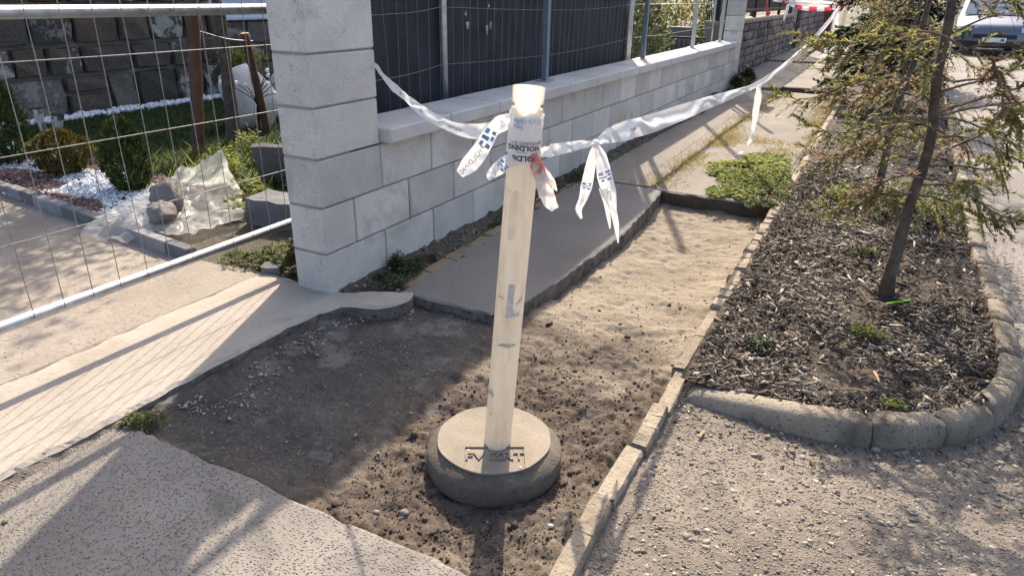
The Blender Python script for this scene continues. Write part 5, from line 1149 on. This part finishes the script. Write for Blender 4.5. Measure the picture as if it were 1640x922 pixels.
# rubble and plastic sheet
CP = [[(130, 381, .022), (170, 386, .024), (205, 391, .026), (245, 374, .06), (300, 379, .045), (392, 352, .05)], [(165, 352, .05), (195, 350, .095), (230, 345, .11), (270, 335, .10), (320, 335, .07), (388, 328, .08)],
      [(205, 325, .06), (235, 315, .085), (262, 308, .08), (300, 300, .13), (340, 305, .09), (386, 308, .10)], [(262, 300, .10), (282, 296, .15), (300, 292, .14), (330, 290, .20), (352, 286, .16), (382, 300, .13)], [(278, 285, .2), (288, 268, .25), (315, 272, .22), (352, 246, .31), (366, 268, .24), (378, 292, .14)]]
G3 = np.array([[at(u, v, z) for u, v, z in row] for row in CP]); m1 = np.stack([crom(G3[i], 18) for i in range(len(G3))]); m2 = np.stack([crom(m1[:, j], 18) for j in range(m1.shape[1])], 1); nr, nc = m2.shape[:2]; V = m2.reshape(-1, 3)
V[:, 2] += .034*np.abs(fbm(V, 8, 3, 71))+.012*np.abs(fbm(V, 21, 2, 75))+.003*fbm(V, 40, 3, 72); V[:, :2] += .010*np.stack([fbm(V, 18, 2, 73), fbm(V, 18, 2, 74)], 1); V[:, 2] = np.maximum(V[:, 2], .022)
i = (np.arange(nr-1)[:, None]*nc+np.arange(nc-1)[None]).ravel(); solo('plastic_sheet', V, np.stack([i, i+1, i+nc+1, i+nc], 1), M['sheet'], 'crumpled translucent plastic sheet lying over the garden edging', 'plastic sheet', smooth=True)
V, F = crag(2, (1.15, 1.1, 1.1), 22, 14, .09); c = at(272, 338, .08); solo('rock', V*np.array([.085, .08, .085])+np.array([c[0], c[1], .165]), F, M['greystone'], 'larger grey rubble rock weighing down the plastic sheet', 'rock')
V, F = crag(2, (1.1, 1.15, 1.2), 26, 14, .09); c = at(258, 352, .08); solo('rock', V*np.array([.095, .06, .05])+np.array([c[0]+.02, c[1]-.01, .125]), F, M['greystone'], 'flatter grey rubble rock in front of the larger one on the sheet', 'rock')
def obox(name, c, size, rz, rx, mat, label, cat, b=.008, seed=0):
    bm = bmesh.new(); bmesh.ops.create_cube(bm, size=1); bmesh.ops.subdivide_edges(bm, edges=bm.edges[:], cuts=5, use_grid_fill=True); V = np.array([v.co[:] for v in bm.verts])*size; F = [[v.index for v in f.verts] for f in bm.faces]; bm.free()
    V += (fbm(V, 14, 3, seed)*b)[:, None]*unit([1, 1, 1]); V = V@(rotz(np.array(rz))@rotx(np.array(rx))).T+np.asarray(c); return solo(name, V, F, mat, label, cat)
obox('concrete_block', (-.86, .66, .085), np.array([.46, .20, .15]), .12, 0, M['greyblock'], 'dark grey concrete block lying beside the near pillar', 'block', seed=3)
obox('concrete_slab', (-1.52, 1.36, .15), np.array([.50, .05, .26]), .55, .35, M['greyblock'], 'grey concrete slab leaning in the grass behind the block', 'slab', seed=5)
c = at(428, 436, .03); obox('concrete_lump', (c[0], c[1]+.03, .03), np.array([.09, .06, .05]), .4, .1, M['greyblock'], 'small broken concrete lump in the weeds by the near pillar', 'rubble', seed=7)
for (u, v, h, sd_, lab) in ((405, 238, .35, 1, 'tall weed with small leaves behind the plastic sheet, right'), (360, 262, .25, 2, 'weed sprouting behind the peak of the plastic sheet'), (330, 280, .18, 3, 'low weed left behind the plastic sheet'), (392, 292, .16, 4, 'weed growing beside the leaning slab'), (385, 322, .12, 6, 'yellowish weed at the corner of the grey block')):
    c = at(u, v+20, .02); clump('weed_tuft', lab, c[0], c[1], .13, .13, h, 420, .04, M['leaf'], 100+sd_, .01)
# shrubs, blocks and railing seen through the open wire fence
def shrub(label, c, r, h, n, mat, seed, size=.07):
    rng = np.random.default_rng(seed); t = thing('shrub', label, 'shrub', (c[0], c[1], 0)); d = rng.normal(0, 1, (n, 3)); d /= np.linalg.norm(d, axis=1)[:, None]; lump = 1+.35*fbm(d*1.6, 1.4, 3, seed); rr = rng.uniform(.25, 1, n)**.45*lump
    P = np.c_[c[0]+d[:, 0]*r*rr, c[1]+d[:, 1]*r*rr, np.maximum(.02, h*.5+d[:, 2]*h*.5*rr)]; V, F, R_ = leaves(P, d+rng.normal(0, .6, (n, 3)), d+rng.normal(0, .6, (n, 3)), size*rng.uniform(.6, 1.2, n), np.clip(rng.normal(.5, .25, n), 0, 1)); part('foliage', V, F, mat, t, rnd=R_)
    mb = MB()
    for i in range(8): a = i*.8; mb.tube(crom(np.array([(c[0], c[1], 0), (c[0]+.3*r*math.cos(a), c[1]+.3*r*math.sin(a), h*.45), (c[0]+.7*r*math.cos(a), c[1]+.7*r*math.sin(a), h*.8)]), 4), np.linspace(.015, .004, 9), 5)
    mb.part('stems', M['twig'], t)
shrub('pink and green flowering shrub right behind the end of the dark screen', (-.95, 6.6), .50, 1.5, 3400, M['mixleaf'], 3)
shrub('tall green shrub rising behind the flowering one', (-1.7, 8.2), .7, 1.9, 3000, M['tree_leaf'], 4, .09)
shrub('yellow leaved shrub near the far pillar', (-1.35, 10.6), .45, 1.35, 1600, M['yelleaf'], 5, .08)
shrub('green hedge plant beside the far pillar', (-.55, 9.5), .3, 1.6, 1700, M['tree_leaf'], 6, .06)
shrub('low green groundcover shrub behind the open wire fence', (-.85, 5.9), .38, .85, 2400, M['mixleaf'], 7, .05)
obox('planter_block', (-1.3, 9.2, .40), np.array([.9, .4, .8]), .1, 0, M['paver'], 'grey concrete planter block behind the open wire fence', 'planter', .004, 8)
gr = thing('garden_railing', 'low dark railing in the garden behind the open wire fence', 'railing', (-1.2, 8.4, 0))
for i, x in enumerate(np.arange(-1.9, -.45, .07)): MB().box((x, 8.39, .25), (x+.018, 8.41, .66)).part('bar', M['blackmetal'], gr)
MB().box((-1.95, 8.385, .67), (-.43, 8.415, .70)).part('top_rail', M['blackmetal'], gr); MB().box((-1.95, 8.385, .20), (-.43, 8.415, .24)).part('bottom_rail', M['blackmetal'], gr)

# ================================================================== FAR STREET
w2 = thing('stone_wall', 'brown rough stone garden wall beyond the far block pillar', 'wall', (-.35, 13, .05))
stone_face(w2, -.24, 8.86, 16.9, .05, .84, (.125, .145), (.17, .36), 3, M['wall2'], .10, .016)
MB().box((-.55, 8.82, -.1), (-.31, 16.9, .845)).part('wall_core', M['mortar'], w2); 
for i in range(8): MB().box((-.58, 8.82+i*1.01, .846), (-.225, 8.82+i*1.01+1.0, .905), .006).part('coping_slab', M['edge'], w2)
pf2 = thing('picket_fence', 'black metal picket fence on top of the brown stone wall', 'fence', (-.42, 13, .9))
for i, y in enumerate(np.arange(8.95, 16.9, .125)): MB().box((-.43, y, .99), (-.41, y+.055, 2.35)).part('picket', M['blackmetal'], pf2)
for y in np.arange(8.95, 17, 1.55): MB().box((-.445, y-.03, .906), (-.385, y+.03, 2.4)).part('post', M['blackmetal'], pf2)
for z in (1.02, 2.25): MB().box((-.408, 8.9, z), (-.385, 16.9, z+.04)).part('rail', M['blackmetal'], pf2)
g = thing('metal_gate', 'plain grey metal gate in the far stone wall', 'gate', (-.4, 17.6, .08)); MB().box((-.42, 16.98, .12), (-.38, 18.35, 1.5), .004).part('gate_leaf', M['greypaint'], g); MB().box((-.46, 16.92, .08), (-.36, 16.975, 1.6)).part('gate_post', M['blackmetal'], g); MB().box((-.46, 18.36, .08), (-.36, 18.42, 1.6)).part('gate_post', M['blackmetal'], g)
w3 = thing('stone_wall', 'farther grey stone garden wall beyond the grey gate', 'wall', (-.4, 22, .05)); stone_face(w3, -.30, 18.45, 25.5, .05, .98, (.15, .2), (.25, .45), 7, M['wall2'], .10, .02); MB().box((-.6, 18.44, -.1), (-.37, 25.5, .98)).part('wall_core', M['mortar'], w3)
rp = thing('gate_pillar', 'red brown painted gate pillar at the end of the far stone wall', 'pillar', (-.25, 26, .07)); MB().box((-.45, 25.6, .07), (-.05, 26.2, 2.0), .01).part('shaft', M['redpaint'], rp); MB().box((-.5, 25.55, 2.001), (0, 26.25, 2.1), .01).part('cap', M['greypaint'], rp)
def street_tree(label, c, seed, h=5.5, r=2.0):
    rng = np.random.default_rng(seed); t = thing('street_tree', label, 'tree', (c[0], c[1], -.05), 'leafy trees far along the street'); P = np.array([(c[0], c[1], -.1), (c[0]+.05, c[1], h*.3), (c[0], c[1]+.1, h*.75)]); V, F = tube(crom(P, 5), np.linspace(.14, .04, 11), 10); part('trunk', V, F, M['bark'], t, smooth=True)
    n = 2600; d = rng.normal(0, 1, (n, 3)); d /= np.linalg.norm(d, axis=1)[:, None]; rr = rng.uniform(.2, 1, n)**.4*(1+.35*fbm(d*2, 1.4, 3, seed)); P = np.c_[c[0]+d[:, 0]*r*rr, c[1]+d[:, 1]*r*rr, h*.62+d[:, 2]*h*.5*rr]; P[:, 2] = np.maximum(P[:, 2], .3)
    V, F, R_ = leaves(P, d+rng.normal(0, .6, (n, 3)), d+rng.normal(0, .6, (n, 3)), .22, rng.uniform(0, 1, n)); part('crown', V, F, M['tree_leaf'], t, rnd=R_)
for (x, y, lab) in ((1.9, 30, 'street tree standing at the end of the planting bed'), (1.2, 41, 'street tree in line behind the one at the bed'), (-4, 33, 'garden tree beyond the red brown gate pillar'), (9.5, 44, 'large tree across the road behind the parked car'), (15, 38, 'tree farthest right across the road'), (5.0, 55, 'tree at the far end of the street')): street_tree(lab, (x, y), int(abs(x)*10+y))
# parked car
def car(loc, label):
    t = thing('parked_car', label, 'car', loc); ox, oy, oz = loc
    prof = [(.03, .22), (.0, .38), (.02, .55), (.10, .70), (.28, .78), (.95, .92), (1.10, .96), (1.75, 1.36), (2.05, 1.43), (3.0, 1.45), (3.6, 1.38), (4.05, 1.02), (4.15, .75), (4.15, .3)]
    xs = np.array([-1, -.96, -.85, -.6, -.3, 0, .3, .6, .85, .96, 1]); V = []
    for x in xs:
        for (y, z) in prof:
            tum = 1-.20*max(0, z-.85)/.6; nose = .30*abs(x)**3.2*max(0, 1-y/1.2); drop = .05*abs(x)**6*(z > .6)
            V.append((ox+.87*x*tum, oy+y+nose, oz+z-drop-(.06 if abs(x) == 1 else 0)*0))
    k = len(prof); F = [(i*k+j, i*k+j+1, (i+1)*k+j+1, (i+1)*k+j) for i in range(len(xs)-1) for j in range(k-1)]
    F += [tuple(range(k)), tuple((len(xs)-1)*k+j for j in range(k))[::-1]]
    body = part('body', V, F, M['carpaint'], t, smooth=True)
    def surf(x, y, z, out=.012):
        tum = 1-.20*max(0, z-.85)/.6; return (ox+.87*x*tum, oy+y+.30*abs(x)**3.2*max(0, 1-y/1.2)-out, oz+z)
    def patch(name, x0, x1, pts, mat, parent=body, out=.012):
        X = np.linspace(x0, x1, 9); V = [surf(x, y, z, out) for x in X for (y, z) in pts]; m = len(pts); part(name, V, [(i*m+j, i*m+j+1, (i+1)*m+j+1, (i+1)*m+j) for i in range(8) for j in range(m-1)], mat, parent, smooth=True)
    X = np.linspace(-.84, .84, 9); V = []
    for x in X:
        for f in np.linspace(.04, .96, 5): y = 1.10+.65*f; z = .96+.40*f; V.append((ox+.87*x*(1-.20*max(0, z-.85)/.6), oy+y-.014, oz+z+.012))
    part('windscreen', V, [(i*5+j, i*5+j+1, (i+1)*5+j+1, (i+1)*5+j) for i in range(8) for j in range(4)], M['carglass'], t, smooth=True)
    patch('lower_bumper', -.98, .98, [(.035, .20), (.0, .30), (.0, .36)], M['blackplastic'], body, .02)
    patch('grille', -.55, .55, [(.0, .43), (.01, .53)], M['blackplastic'], body, .014)
    for s in (-1, 1): patch('headlight', s*.62, s*.96, [(.03, .58), (.075, .66), (.10, .70)], M['headlamp'], body, .02)
    pz = .40; V, F = cbox((.52, .012, .115), .003); pl_ = part('number_plate', V+np.array([ox, oy-.03, oz+pz]), F, M['plate'], body)
    for (c_, dx) in (('0', -.17), ('M', .18)):
        T_, f_ = text_mesh(c_, .10, .001, .002); part('plate_character', np.c_[ox+dx+T_[:, 0], np.full(len(T_), oy-.0375)+T_[:, 2], oz+pz+T_[:, 1]], f_, M['plate_in'], pl_)
    for sx in (-1, 1):
        for wy in (.78, 3.35):
            wh = MB().tube(np.array([(ox+sx*.86, oy+wy, oz+.31), (ox+sx*.66, oy+wy, oz+.31)]), .31, 24).part('wheel', M['tyre'], t); V, F = tube(np.array([(ox+sx*.868, oy+wy, oz+.31), (ox+sx*.80, oy+wy, oz+.31)]), .2, 20); part('rim', V, F, M['chrome'], wh)
        V, F = cbox((.16, .10, .12), .03); part('wing_mirror', V+np.array([ox+sx*.93, oy+1.28, oz+1.0]), F, M['carpaint'], t)
pc = ony(1594, 56, 19.9); car((pc[0], 19.9, -.046), 'blue grey car parked on the road, seen from the front')
